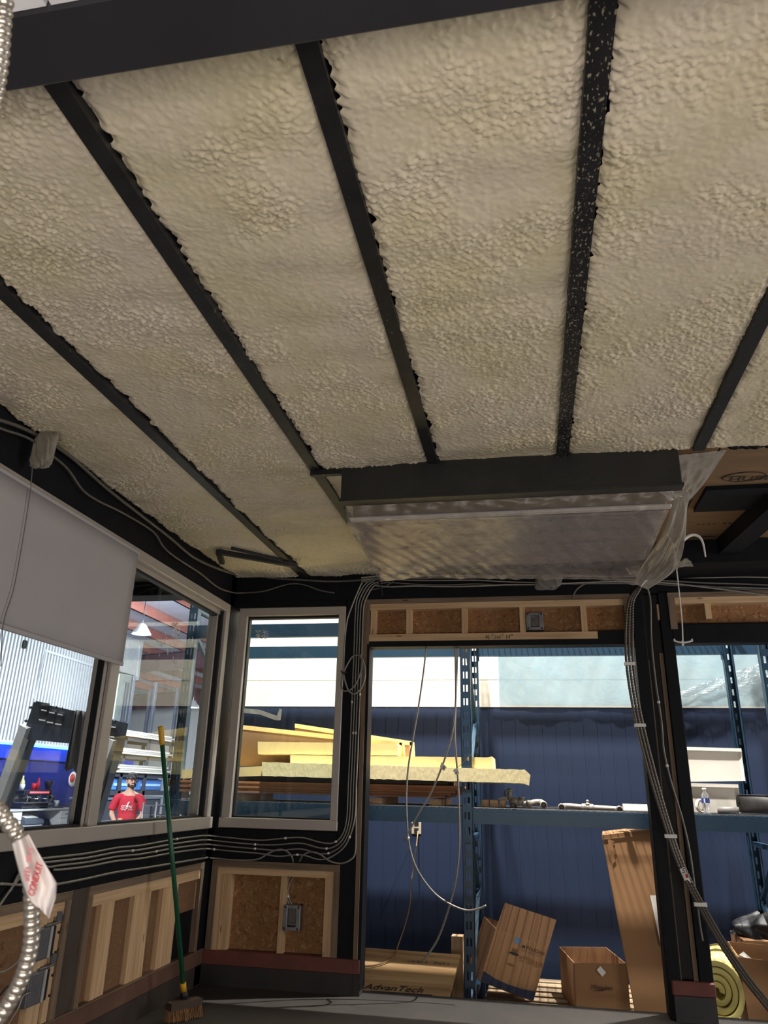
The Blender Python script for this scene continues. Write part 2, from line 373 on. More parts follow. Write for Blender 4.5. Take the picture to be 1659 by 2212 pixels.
for (a, c), ye in zip(JX, JEND):
    MB().box((a, 0.9, 2.992), (c, ye, 3.13)).build('ceiling_joist', black3 if a > 0 and a < .5 else black2, ceil)
def foam_bay(x0, x1, y0, y1, seed, far_drop=0.0, raggedL=1.0, raggedR=0.35):
    st = 0.0046; nu = int((x1-x0)/st); nv = int((y1-y0)/st)
    u, vv = np.meshgrid(np.linspace(0, 1, nu+1), np.linspace(0, 1, nv+1))
    Y = y0+(y1-y0)*vv
    eL = 0.030*raggedL*(fbm(Y*14+seed, Y*0+seed, seed+5, 4)-0.40)+0.020*raggedL*(vnoise(Y*60, Y*0+3, seed+6)-0.5)
    eR = 0.020*raggedR*(fbm(Y*11+seed, Y*0+9+seed, seed+7, 4)-0.40)+0.010*raggedR*(vnoise(Y*60, Y*0+5, seed+9)-0.5)
    xa = x0+eL; xb = x1-eR; X = xa+(xb-xa)*u
    dl = (X-xa); dr = (xb-X); ed = np.minimum(dl, dr)
    z = np.full_like(X, 3.004)
    z += 0.016*np.exp(-(ed/0.014)**2)                                        # rolls up to the joist at the edges
    z -= 0.024*(fbm(X*3.2, Y*3.2, seed+11, 3)-0.45)                           # slow sprayed waves
    z -= 0.009*np.sin(Y*26+4*fbm(X*4, Y*3, seed+13, 2)+2*X)*fbm(X*2, Y*2, seed+15, 2)
    msk = np.clip((fbm(X*4.5, Y*4.5, seed+17, 3)-0.30)*3.4, 0.25, 1.0)
    wx = X+0.004*(fbm(X*30, Y*30, seed+19, 2)-.4); wy = Y+0.004*(fbm(X*30+7, Y*30, seed+21, 2)-.4)
    z -= msk*(0.0135*blobs(wx*60, wy*64, seed+23)+0.0085*blobs(wx*95, wy*100, seed+25))
    z -= 0.0035*(fbm(X*55, Y*55, seed+27, 3)-0.4)
    n = (nu+1)*(nv+1); co = np.stack([X, Y, z-3.05], -1).reshape(-1, 3); co[:, 1] -= 3.0
    idx = np.arange(n).reshape(nv+1, nu+1)
    q = np.stack([idx[:-1, :-1], idx[1:, :-1], idx[1:, 1:], idx[:-1, 1:]], -1).reshape(-1, 4)
    me = bpy.data.meshes.new('foam_bay'); me.vertices.add(n); me.vertices.foreach_set('co', co.ravel())
    me.loops.add(q.size); me.loops.foreach_set('vertex_index', q.ravel()); me.polygons.add(len(q))
    me.polygons.foreach_set('loop_start', np.arange(0, q.size, 4)); me.polygons.foreach_set('loop_total', np.full(len(q), 4))
    me.update(calc_edges=True); me.polygons.foreach_set('use_smooth', np.ones(len(q), bool)); me.materials.append(foam_m)
    o = bpy.data.objects.new('foam_bay', me); COL.objects.link(o); o.parent = ceil; return o
foam_bay(-2.20, -1.662, 0.92, 5.26, 10)
foam_bay(-1.612, -1.028, 0.92, 5.28, 40)
foam_bay(-0.978, -0.428, 0.92, 3.31, 70)
foam_bay(-1.0, -0.70, 3.36, 5.28, 90)
foam_bay(-0.382, 0.187, 0.92, 3.31, 120)
foam_bay(0.238, 0.804, 0.92, 3.31, 150)
foam_bay(0.850, 1.42, 0.92, 3.31, 180)
# plywood roof sheets, cross beams right of the ceiling unit
plyr = plain('stained_plywood', S(128, 100, 70), 0.8, 0, 0.15, 3, stretch=(1, 8, 1), speck=S(40, 36, 32), speck_amt=0.66, speck_scale=2.2)
bx('plywood_sheet', (-0.7, 3.36, 3.055), (0.95, 5.3, 3.075), plyr, ceil)
p1 = bx('plywood_sheet', (0.96, 3.33, 3.055), (2.18, 4.10, 3.075), plyr, ceil)
p2 = bx('plywood_sheet', (0.96, 4.12, 3.055), (2.18, 5.3, 3.075), plyr, ceil)
q = A(1635, 1030, z=3.054)
text('HUBER', A(1572, 1040, z=3.053), (1, 0.0, 0), (0, -1, 0), 0.078, ink, ceil, squash=1.1)
mb = MB(); cc = A(1608, 1030, z=3.053)
mb.tube([cc+Vector((0.105*math.cos(t), 0.062*math.sin(t), 0)) for t in [2*math.pi*i/32 for i in range(32)]], 0.003, 4, closed=True); mb.build('stamp_ring', ink, ceil)
dashes(A(1505, 1134, z=3.053), (1, 0, 0), (0, -1, 0), .42, .03, 14, ink, ceil)
ya, yb2 = A(1560, 1058, z=3.03).y, A(1560, 1104, z=3.03).y
MB().box((0.99, ya, 3.03), (2.6, yb2, 3.055)).build('ceiling_beam', black, ceil)
a = A(1655, 1090, z=3.0); c = A(1590, 1172, z=3.0)
MB().bar(a+Vector((0.05, -0.08, 0)), c+Vector((-.03, .08, 0)), 0.13, 0.10).build('ceiling_brace', black, ceil)
MB().box((0.99, 4.86, 2.90), (2.6, 5.3, 3.054)).build('ceiling_beam', black, ceil)
# front header beam overhead and the pale soffit in front of it
MB().box((-2.6, 0.80, 2.80), (3.0, 0.945, 3.12), None, 0.006).build('ceiling_beam', plain('header_tube_steel', S(44, 44, 48), 0.5, 0, 0.1, 5), ceil)
sof = plain('pale_soffit_panel', S(236, 234, 238), 0.5)
for xa, xb in ((-2.6, -0.795), (-0.785, 1.0)): MB().box((xa, 0.2, 2.802), (xb, 0.797, 2.822)).build('soffit_panel', sof, ceil)
# middle ceiling beam (stops short on both sides)
mb = MB().box((-0.865, 3.30, 2.825), (0.735, 3.355, 3.01), None, 0.004); mb.box((-0.87, 3.292, 2.815), (0.74, 3.362, 2.830))
beam = mb.build('ceiling_beam', plain('mid_beam_steel', S(36, 36, 35), 0.5, 0, 0.3, 8, 0.2, 60, speck=S(150, 136, 100), speck_amt=0.74, speck_scale=70), ceil)
MB().bar((-1.03, 3.32, 2.985), (-0.86, 3.32, 2.985), 0.03, 0.03).build('steel_angle', black2, ceil)
# small angle frame in the far left corner of the ceiling
a, c, d_ = A(472, 1192, z=2.975), A(640, 1222, z=2.975), A(480, 1215, z=2.975)
MB().bar(a, c, 0.035, 0.03).bar(A(500, 1184, z=2.985), A(610, 1210, z=2.985), 0.012, 0.02).bar(a, d_, 0.035, 0.03).build('angle_frame', black2, ceil)
# ragged gap edge behind the last right bay
mb = MB()
for i in range(16): mb.ball((0.97+i*0.02+random.uniform(-.01, .01), 3.315, 3.0), random.uniform(.010, .024), 8, (1.2, .6, .8))
mb.build('foam_edge', black, ceil)

# ---- left wall
wl = root('wall_left', (XL, 4, ZF))
MB().box((XL-0.12, 0.9, 2.775), (XL, YB, 3.12), None, 0.004).build('header_beam', black, wl)
MB().box((XL-0.12, 0.9, 1.005), (XL, YB, 1.215), None, 0.004).build('rail_beam', black, wl)
MB().box((XL-0.12, YB-0.10, ZF), (XL, YB+0.12, 3.12), None, 0.004).build('corner_post', black, wl)
MB().box((XL-0.10, 0.9, ZF), (XL, YB, 0.385)).build('base_channel', plain('channel_dark', S(60, 50, 46), 0.7, 0, .25, 6), wl)
MB().box((XL-0.10, 0.9, 0.385), (XL+0.004, YB, 0.476), None, 0.006).build('base_channel_lip', plain('channel_brown', S(104, 76, 62), 0.6, 0, .25, 6), wl)
MB().bar((XL+0.004, 0.9, 0.476), (XL+0.004, YB, 0.476), 0.006, 0.006).build('channel_edge', greywood['y'], wl)
def yL(px, py): return A(px, py, x=XL-.012).y
zb, zt = 0.476, 1.005
def wbay(y0, y1, studs, parent, panel_m, axis='y'):
    bx('sheathing_panel', (XL-0.055, y0, zb), (XL-0.04, y1, zt), panel_m, parent)
    bx('top_plate', (XL-0.09, y0, zt-0.042), (XL, y1, zt), greywood['y'], parent)
    bx('end_stud', (XL-0.09, y0, zb), (XL, y0+0.042, zt-0.042), greywood['z'], parent)
    bx('end_stud', (XL-0.09, y1-0.042, zb), (XL, y1, zt-0.042), greywood['z'], parent)
    bx('inner_plate', (XL-0.09, y0+0.042, zt-0.098), (XL-0.008, y1-0.042, zt-0.042), pine['y'], parent)
    for s0, s1, dep in studs: bx('stud', (XL-0.09, s0, zb), (XL-dep, s1, zt-0.098), pine['z'], parent)
y0 = yL(187, 1910); y1 = YB-0.10
wbay(y0+0.02, y1, [(yL(204, 2070), yL(216, 2062), .012), (yL(217, 2062), yL(236, 2053), .016), (yL(281, 2021), yL(317, 2013), .012), (yL(345, 1994), yL(378, 1988), .012)], wl, hard_m)
bx('plywood_patch', (XL-0.045, yL(384, 1950), 0.73), (XL-0.022, y1-0.05, zt-0.10), hard_m, wl)
bx('void_shade_panel', (XL-0.045, yL(386, 1990)-0.02, zb), (XL-0.034, y1-0.05, 0.73), black, wl)  # flat black panel puts the void's shade into colour
bx('wall_post', (XL-0.10, y0-0.13, zb), (XL-0.012, y0+0.02, zt), plain('painted_brown_post', S(74, 64, 56), .6, 0, .2, 6), wl)
yr = y0-0.13
wbay(1.2, yr, [(yr-0.085, yr-0.045, .012), (yr-0.15, yr-0.10, .02), (yr-0.215, yr-0.165, .008), (yL(20, 2040)-0.28, yL(20, 2040)-0.17, .012), (1.8, 1.86, .01), (2.2, 2.25, .01)], wl, hard_m)
# pencil marks on the studs
pm = MB()
for (px, py) in ((132, 2008), (126, 2056), (4, 2045)):
    p = A(px, py, x=XL+0.001-0.007)
    pm.tube([p+Vector((0.0005, dy*.9, dz)) for dy, dz in ((.008, .012), (-.004, .014), (-.006, .004), (.006, .0), (.006, -.010), (-.006, -.012))], 0.0012, 4)
pm.build('pencil_marks', ink, wl)
# ---- window in the left wall
wz0, wz1 = 1.216, 2.772
win = root('window_1', (XL, 4.0, wz0))
WY0, WY1 = 1.9, 5.195
def frame_bar(nm, lo, hi, m=frame_m, p=win, bev=.004): return MB().box(lo, hi, None, bev).build(nm, m, p)
xo = XL-0.13
frame_bar('head_frame', (xo, WY0, wz1-0.062), (XL+0.012, WY1, wz1))
frame_bar('sill_frame', (xo, WY0, wz0), (XL+0.03, WY1, wz0+0.072))
frame_bar('jamb_frame', (xo, WY1-0.062, wz0+.07), (XL+0.012, WY1, wz1-.06))
frame_bar('jamb_frame', (xo, WY0, wz0+.07), (XL+0.012, WY0+0.062, wz1-.06))
mA, mB_ = 3.56, 3.745
frame_bar('sash_stile', (XL-0.02, 3.672, wz0+.07), (XL+0.006, 3.758, wz1-.06))
frame_bar('sash_stile', (XL-0.10, 3.662, wz0+.07), (XL-0.07, 3.735, wz1-.06))
frame_bar('glazing_gasket', (XL-0.07, 3.655, wz0+.07), (XL-0.022, 3.73, wz1-.06), gasket)
frame_bar('glazing_bead', (XL-0.024, 3.642, wz0+.07), (XL-0.016, 3.668, wz1-.06), frame_m, bev=.002)
mA, mB_ = 3.70, 3.758
for yy, nm in ((WY1-0.078, 'glazing_gasket'), (WY1-0.105, 'track')):
    frame_bar(nm, (XL-0.11, yy, wz0+.07), (XL-0.012-(nm == 'track')*.03, yy+0.02, wz1-.06), gasket if nm != 'track' else frame_m, bev=.002)
frame_bar('track', (XL-0.10, mB_, wz1-0.09), (XL-0.035, WY1-.07, wz1-0.06), bev=.002)
frame_bar('glazing_gasket', (XL-0.085, mB_, wz1-0.105), (XL-0.045, WY1-.07, wz1-0.088), gasket, bev=.001)
frame_bar('glazing_gasket', (XL-0.09, WY0+.06, wz0+0.072), (XL-0.02, WY1-.06, wz0+0.082), gasket, bev=.001)
MB().box((XL-0.086, mB_-.02, wz0+.08), (XL-0.08, WY1-.1, wz1-.09)).build('pane', pane_glass('window_glass', 0.05), win)
MB().box((XL-0.106, WY0+.05, wz0+.08), (XL-0.10, mA-.03, wz1-.09)).build('pane', pane_glass('window_glass'), win)
# ---- back wall with a window
wb = root('wall_back', (0, YB, ZF))
yb0, yb1 = YB, YB+0.12
MB().box((XL, yb0, 2.815), (2.9, yb1, 3.14), None, .004).build('header_beam', black, wb)
MB().box((XL, yb0, 2.773), (-1.31, yb1, 2.815)).build('head_trim', black, wb)
MB().box((-1.308, yb0, ZF), (-1.168, yb1, 2.815), None, .004).build('wall_post', black, wb)
MB().box((-1.165, yb0-.004, 2.815), (-1.168+.002, yb1, ZF)).build('post_cover', black, wb)
MB().box((XL+.0, yb0, 1.012), (-1.308, yb1, 1.214), None, .004).build('rail_beam', black, wb)
MB().box((XL, yb0-.004, 0.385), (-1.12, yb1, 0.472), None, .006).build('base_channel_lip', primer, wb)
MB().box((XL, yb0-.002, ZF), (-1.12, yb1, 0.387)).build('base_channel', plain('channel_black', S(46, 43, 42), .7, 0, .2, 6), wb)
bx('jamb_board', (-1.166, yb0-.012, 0.472), (-1.138, yb1, 2.815), greywood['z'], wb)
bx('jamb_liner', (-1.138, yb0, 0.30), (-1.118, yb1+.02, 2.462), black, wb)
# window
w2 = root('window_2', (-1.7, YB, wz0))
fx0, fx1 = -2.142, -1.306
for nm, lo, hi in (('head_frame', (fx0, YB-.012, 2.706), (fx1, YB+.10, 2.768)), ('sill_frame', (fx0-.012, YB-.022, 1.218), (fx1+.004, YB+.10, 1.284)),
                   ('jamb_frame', (fx0, YB-.012, 1.28), (fx0+.066, YB+.10, 2.71)), ('jamb_frame', (fx1-.052, YB-.012, 1.28), (fx1, YB+.10, 2.71))):
    MB().box(lo, hi, None, .004).build(nm, frame_m, w2)
for nm, lo, hi in (('glazing_gasket', (fx0+.066, YB+.02, 1.284), (fx0+.076, YB+.07, 2.706)), ('glazing_gasket', (fx1-.06, YB+.02, 1.284), (fx1-.052, YB+.07, 2.706)),
                   ('glazing_gasket', (fx0+.066, YB+.02, 2.69), (fx1-.052, YB+.07, 2.706)), ('glazing_gasket', (fx0+.066, YB+.02, 1.284), (fx1-.052, YB+.07, 1.296))):
    bx(nm, lo, hi, gasket, w2)
MB().box((fx0+.07, YB+.05, 1.29), (fx1-.056, YB+.056, 2.70)).build('pane', pane_glass('window_glass'), w2)
# printed film mark left on the glass
mk = MB()
for i in range(70):
    px = 552+random.random()*26; py = 1361+random.random()*18; p = A(px, py, y=YB+.047); s_ = random.uniform(.003, .009)
    mk.box((p.x-s_, p.y-.0006, p.z-.002), (p.x+s_, p.y, p.z+.002))
mk.build('glass_label_residue', paper, w2)['kind'] = 'stuff'
sm_ = film('glass_smear', S(236, 238, 236), 0.42, 0.5, 0.0, 0.1)
def smear(pts):
    return MB().prism([A(a, c, y=YB+.049) for a, c in pts], (0, .0005, 0)).build('glass_smear', sm_, w2)
smear([(526, 1530), (560, 1533), (598, 1546), (604, 1530), (609, 1533), (606, 1556), (596, 1556), (560, 1543), (526, 1540)])
mk = MB(); random.seed(21)
for i in range(60):
    p = A(372+random.random()*15, 1345+random.random()*36, x=XL-.0785); s_ = random.uniform(.004, .012)
    mk.box((p.x, p.y-s_, p.z-.003), (p.x+.0006, p.y+s_, p.z+.003))
for i in range(26):
    p = A(340+random.random()*45, 1355+random.random()*100, x=XL-.0785); s_ = random.uniform(.002, .006); mk.box((p.x, p.y-s_*.5, p.z-s_*2), (p.x+.0006, p.y+s_*.5, p.z+s_*2))
o = mk.build('glass_label_residue', paper, win); o['kind'] = 'stuff'
# lower infill bay of the back wall
bx0, bx1 = -2.175, -1.275; zt2 = 1.012; zb2 = 0.472
bx('sheathing_panel', (bx0, YB+.075, zb2), (bx1, YB+.09, zt2), osb_m, wb)
bx('top_plate', (bx0, YB-.006, zt2-.042), (bx1, YB+.075, zt2), greywood['x'], wb)
bx('end_stud', (bx0, YB-.006, zb2), (bx0+.042, YB+.075, zt2-.042), greywood['z'], wb)
bx('end_stud', (bx1-.042, YB-.006, zb2), (bx1, YB+.075, zt2-.042), greywood['z'], wb)
bx('inner_plate', (bx0+.042, YB+.004, zt2-.084), (bx1-.042, YB+.075, zt2-.042), pine['x'], wb)
for a, c, dp in ((bx0+.042, bx0+.09, .004), (bx0+.092, bx0+.14, .02), (A(607, 1960, y=YB).x-.018, A(607, 1960, y=YB).x+.022, .02), (bx1-.10, bx1-.042, .008)):
    bx('stud', (a, YB+dp, zb2), (c, YB+.075, zt2-.084), pine['z'], wb)
# header over the big opening: framed strand-board boxes
def header(x0, x1, z0, z1, studs, low_end):
    bx('sheathing_panel', (x0, YB+.075, z0), (x1, YB+.09, z1), osb_m, wb)
    bx('top_plate', (x0, YB-.006, z1-.034), (x1, YB+.075, z1), greywood['x'], wb)
    bx('inner_plate', (x0+.045, YB+.004, z1-.078), (x1-.045, YB+.075, z1-.034), pine['x'], wb)
    bx('end_stud', (x0, YB-.006, z0-.02), (x0+.045, YB+.075, z1-.034), greywood['z'], wb)
    bx('end_stud', (x1-.045, YB-.006, z0-.05), (x1, YB+.075, z1-.034), greywood['z'], wb)
    for c in studs: bx('stud', (c-.02, YB+.008, z0+.05), (c+.02, YB+.075, z1-.078), pine['z'], wb)
    if low_end: bx('bottom_plate', (x0+.045, YB-.004, z0), (low_end, YB+.075, z0+.05), pine['x'], wb)
hs = [A(px, 1340, y=YB).x for px in (806, 883, 1003, 1129, 1262, 1362)]
header(-1.168, 0.735, 2.502, 2.815, hs, A(1291, 1370, y=YB).x)
hx = A(1048, 1380, y=YB-.004); text('40', hx, (1, 0, 0), (0, 0, 1), .040, ink, wb, squash=.8)
hx = A(1061, 1374, y=YB-.004); text('25', hx, (1, 0, 0), (0, 0, 1), .024, ink, wb, squash=.8)
hx = A(1068, 1381, y=YB-.004); text('/', hx, (1, 0, 0), (0, 0, 1), .05, ink, wb)
hx = A(1073, 1380, y=YB-.004); text('69', hx, (1, 0, 0), (0, 0, 1), .036, ink, wb, squash=.8)
hx = A(1083, 1374, y=YB-.004); text('05', hx, (1, 0, 0), (0, 0, 1), .022, ink, wb, squash=.8)
hx = A(1092, 1380, y=YB-.004); text('14', hx, (1, 0, 0), (0, 0, 1), .042, ink, wb, squash=.8)
hx = A(1103, 1374, y=YB-.004); text('00', hx, (1, 0, 0), (0, 0, 1), .022, ink, wb, squash=.8)
bx('lintel_tube', (-1.138, YB-.002, 2.462), (0.76, yb1, 2.502), black, wb)
bx('lintel_tube', (A(1291, 1370, y=YB).x, YB-.001, 2.50), (0.69, YB+.07, 2.555), black, wb)
header(0.985, 2.7, 2.58, 2.815, [A(1428, 1330, y=YB).x, A(1532, 1330, y=YB).x, 2.0, 2.4], None)
MB().box((0.985, YB-.002, 2.465), (2.7, yb1, 2.60), None, .01).build('lintel_tube', black, wb)
# double post right of the opening
for a, c in ((0.738, 0.818), (0.922, 1.0)): MB().box((a, YB, ZF), (c, yb1+.02, 2.83), None, .004).build('wall_post', black, wb)
MB().box((0.818, YB+.05, ZF), (0.922, yb1, 2.83)).build('post_web', gasket, wb)
bx('jamb_board', (0.818, YB+.035, 0.45), (0.828, YB+.05, 2.36), greywood['z'], wb)
bx('jamb_board', (0.892, YB+.01, 0.45), (0.918, YB+.05, 2.40), greywood['z'], wb)
MB().box((0.758, YB-.035, 0.40), (1.0, YB-.003, 0.475), None, .006).build('base_channel_lip', primer, wb)
MB().box((0.765, YB-.034, ZF), (0.995, YB-.003, 0.40)).build('base_channel', plain('channel_slate', S(58, 58, 60), .7, 0, .2, 6), wb)
# right corner post (out of frame); that side is left open for the added side fill
struct(MB().box((2.9, 5.2, ZF), (3.0, 5.45, 3.12)).build('wall_right', black))
# ================================================================== THE WAREHOUSE AROUND IT
ZH = -0.15
struct(MB().box((-30, -6, ZH-0.1), (8, 40, ZH)).build('floor_hall', plain('hall_concrete', S(150, 148, 145), 0.5, 0, 0.12, 0.8)))
YW = 7.1
wr = root('wall_rear', (0, YW, ZH))
MB().box((-3.0, YW, ZH), (4.2, YW+0.1, 2.22)).build('wall_panel', bluewall, wr)
mb = MB().box((-3.0, YW-.004, 2.22), (4.2, YW+0.1, 7.2)); mb.build('wall_panel', creamwall, wr)
mb = MB()
for i in range(60): mb.box((-3.0+i*.12, YW-.0015, ZH), (-3.0+i*.12+.022, YW+.001, 2.22))
o = mb.build('wall_rib', bluewall, wr); o['kind'] = 'stuff'
mb = MB().box((-3.0, YW-.006, 2.47), (4.2, YW, 7.0)); mb.build('wall_trim', creamwall, wr)
# polythene sheet taped over the upper right wall
poly = film('polythene_blue', S(158, 188, 202), 0.72, 0.3, 0.10, 0.10)
def sheet(u, v):
    x = -0.26+2.6*u; z = 2.232+0.72*v
    return (x, YW-0.022-0.004*math.sin(9*x+3*v)-0.002*math.sin(31*x-7*v), z)
o = MB().grid(sheet, 90, 24).build('polythene_sheet', poly); tag(o, 'pale blue translucent plastic sheet taped over the white upper wall', 'plastic sheet')
def crease(u, v):
    x = 1.18+1.0*u; z0 = 2.27+0.20*u; w_ = .03+.16*u
    return (x, YW-0.05-0.012*math.sin(40*u+11*v)*math.sin(17*v+23*u), z0+w_*v)
o = MB().grid(crease, 60, 12).build('plastic_wrap', film('clear_wrap', S(230, 240, 244), 0.45, 0.12, 0.5, 0.9)); tag(o, 'crinkled clear plastic strip sagging across the white wall at right', 'plastic wrap')
# ------------------------------------------------------------------ pallet rack
PX = [(-2.79, -2.714), (-0.502, -0.427), (1.665, 1.742)]; YF, YR = 5.78, 6.86
rack = thing('pallet_rack', 'blue steel pallet rack with slotted posts between the booth and the blue wall', 'rack', (-0.46, 6.3, ZH))
def slotted(mb, x0, x1, y, z0, z1, sgn):
    wd = x1-x0; xs = [0, wd*.24, wd*.42, wd*.58, wd*.76, wd]; zs = []; z = z0
    while z < z1: zs += [(z, z+.05, False), (z+.05, min(z+.10, z1), True)]; z += .10
    for a, c, sl in zs:
        for i in range(5):
            if sl and i in (1, 3): continue
            mb.add([(x0+xs[i], y, a), (x0+xs[i+1], y, a), (x0+xs[i+1], y, c), (x0+xs[i], y, c)], [(0, 1, 2, 3)])
    for xx in (x0, x1-.003): mb.box((xx, min(y, y+sgn*.07), z0), (xx+.003, max(y, y+sgn*.07), z1))
    for xx in (x0, x1-.016): mb.box((xx, y+sgn*.067, z0), (xx+.016, y+sgn*.07, z1))
for x0, x1 in PX:
    for y, sg in ((YF, 1), (YR, -1)):
        mb = MB(); slotted(mb, x0, x1, y, ZH, 2.98, sg); mb.build('post', rackblue, rack)
        MB().box((x0-.02, y-.04, ZH), (x1+.02, y+.09, ZH+.008)).build('foot_plate', rackblue, rack)
    zz = 0.1; k = 0
    while zz < (2.7 if x0 < 1 else 1.2):
        xm = (x0+x1)/2; a, c = (YF+.06, YR-.06) if k % 2 == 0 else (YR-.06, YF+.06)
        MB().bar((xm, a, zz), (xm, c, zz+.62), .03, .03).build('brace', rackblue, rack); zz += .66; k += 1
    for zz in (0.12, 1.15, 2.90): MB().bar(((x0+x1)/2, YF+.06, zz), ((x0+x1)/2, YR-.06, zz), .035, .035).build('strut', rackblue, rack)
for i in range(2):
    xa, xb = PX[i][1], PX[i+1][0]
    for z0, z1 in ((1.272, 1.372), (2.64, 2.75)):
        for yy in (YF+.002, YR-.047):
            MB().box((xa, yy, z0), (xb, yy+.045, z1-.02)).box((xa, yy+(.012 if yy < 6 else 0), z1-.02), (xb, yy+(.045 if yy < 6 else .033), z1), None).build('beam', rackblue, rack)
            for xe in (xa, xb-.008): MB().box((xe, yy-.004, z0-.04), (xe+.008, yy+.05, z1+.01)).build('beam_connector', rackblue, rack)
        if i == 0 and z1 > 2: continue
        mb = MB(); n = int((xb-xa)/.05)
        for k in range(n): x = xa+.03+k*.05; mb.bar((x, YF+.0, z1+.004), (x, YR, z1+.004), .0045, .0045)
        for k in range(9): y = YF+.005+k*.13; mb.bar((xa+.01, y, z1+.008), (xb-.01, y, z1+.008), .005, .005)
        o = mb.build('wire_deck', steel, rack); o['kind'] = 'stuff'
ZS = 1.384
# third bay to the right carries on
for z0, z1 in ((1.272, 1.372), (2.64, 2.75)):
    for yy in (YF+.002, YR-.047): MB().box((PX[2][1], yy, z0), (3.9, yy+.045, z1)).build('beam', rackblue, rack)
# outlet on the blue wall with its cord
p = A(900, 1786, y=YW-.006)
ou = thing('wall_outlet', 'beige twin socket outlet on the blue wall below the shelf', 'outlet', (p.x, YW, p.z-.06))
MB().box((p.x-.045, YW-.008, p.z-.06), (p.x+.04, YW-.001, p.z+.06), None, .003).build('cover_plate', plain('beige_plastic', S(190, 176, 150)), ou)
for dz in (-.03, .03): MB().box((p.x-.022, YW-.012, p.z+dz-.02), (p.x+.018, YW-.008, p.z+dz+.02), None, .003).build('socket', blackpl, ou)
# ------------------------------------------------------------------ stacked boards on the left shelf
def slab(name, pts, yf, depth, m, label, cat, group=None, jag=0, dy=(0, 0, 0)):
    P = [A(px, py, y=yf) for px, py in pts]
    if jag:
        Q = []
        for i, p in enumerate(P):
            q = P[(i+1) % len(P)]; n = max(1, int((q-p).length/.035))
            for k in range(n): Q.append(p+(q-p)*(k/n)+Vector((random.uniform(-jag, jag), 0, random.uniform(-jag, jag))))
        P = Q
    o = MB().prism(P, (dy[0], depth, dy[2])).build(name, m); return tag(o, label, cat, group)
zt_ = A(700, 1688, y=5.86).z
lab = ['topmost of five plywood sheets on the left shelf', 'second plywood sheet from the top on the left shelf', 'middle of five plywood sheets on the left shelf',
       'plywood sheet second from the bottom of the shelf stack', 'lowest of five plywood sheets on the left shelf']
xr_ = [A(px, 1710, y=5.83).x for px in (992, 990, 985, 975, 962)]
pm_ = [wood('ply_edge_'+str(i), S(150-8*i, 96-4*i, 56), S(196-8*i, 138-5*i, 90), 'x', .7) for i in range(5)]
for i in range(5):
    z1 = ZS+0.118-i*.0172+.022
    o = bx('plywood_sheet', (-2.86+.02*i, 5.80+.01*(i % 2), z1-.0155), (xr_[i], 6.75, z1), pm_[i]); tag(o, lab[i], 'plywood sheet', 'plywood sheets on the left shelf')
for k, xx in enumerate((-2.3, -1.2, -0.75)):
    o = bx('spacer_block', (xx, 5.86, ZS-.002), (xx+.09, 6.6, ZS+.046), pine['y']); tag(o, 'wooden spacer block under the plywood sheets, %s' % ('nearest the left end', 'in the middle', 'nearest the slotted post')[k], 'wood block', 'spacers under the plywood')
zc_ = ZS+.142
o = MB().box((-2.5, 5.86, zc_), (A(968, 1690, y=5.86).x, 6.6, zc_+.058)).build('board_bundle', plain('dark_grey_board', S(70, 64, 58), .8, 0, .15, 10)); tag(o, 'dark grey board bundle lying between plywood and yellow foam', 'board')
o = slab('foam_board', [(388, 1663), (566, 1655), (566, 1676), (383, 1682)], 5.80, .5, xps, 'plain yellow foam block at the left end of the stack', 'foam board', 'yellow foam boards')
o = slab('foam_board', [(566, 1646), (1133, 1663), (1145, 1673), (1142, 1697), (1130, 1692), (566, 1676)], 5.765, .55, xps_r, 'long rough-cut yellow foam board sticking out past the slotted post', 'foam board', 'yellow foam boards', .0022)
o = slab('foam_board', [(627, 1631), (1052, 1636), (1063, 1634), (1065, 1661), (627, 1649)], 5.82, .5, xps, 'smooth yellow foam board under the short block, ending just past the post', 'foam board', 'yellow foam boards', .0008)
o = slab('foam_board', [(557, 1602), (856, 1606), (860, 1610), (858, 1632), (557, 1629)], 5.86, .35, xps, 'short yellow foam block lying second from the top of the stack', 'foam board', 'yellow foam boards', .0008)
brown = plain('shaded_board_face', S(146, 116, 88), .8, 0, .06, 4)  # board faces coloured brown for shade, their edges yellow as lit
def leaner(pts, yf, label):
    t = thing('leaning_board', label, 'insulation board', A((pts[0][0]+pts[1][0])/2, pts[3][1], y=yf), 'boards standing on edge')
    P = [A(px, py, y=yf) for px, py in pts]
    MB().prism(P, (0, .035, 0)).build('face', brown, t)
    e = [P[0]+Vector((0, -.004, 0)), P[1]+Vector((0, -.004, 0))]; up = Vector((0, 0, .034))
    MB().prism([e[0], e[1], e[1]+up, e[0]+up], (0, .05, 0)).build('edge', xps, t)
    f = [P[1]+Vector((-.02, -.004, .03)), P[1]+Vector((.012, -.004, .03)), P[2]+Vector((.012, -.004, 0)), P[2]+Vector((-.02, -.004, 0))]
    MB().prism(f, (0, .05, 0)).build('end_edge', xps, t)
leaner([(518, 1575), (868, 1613), (872, 1650), (518, 1655)], 6.05, 'insulation board with shade-brown face standing on edge, sloping down to the right')
leaner([(637, 1572), (890, 1611), (893, 1655), (637, 1655)], 6.22, 'shorter board with shade-brown face standing behind the sloping board')
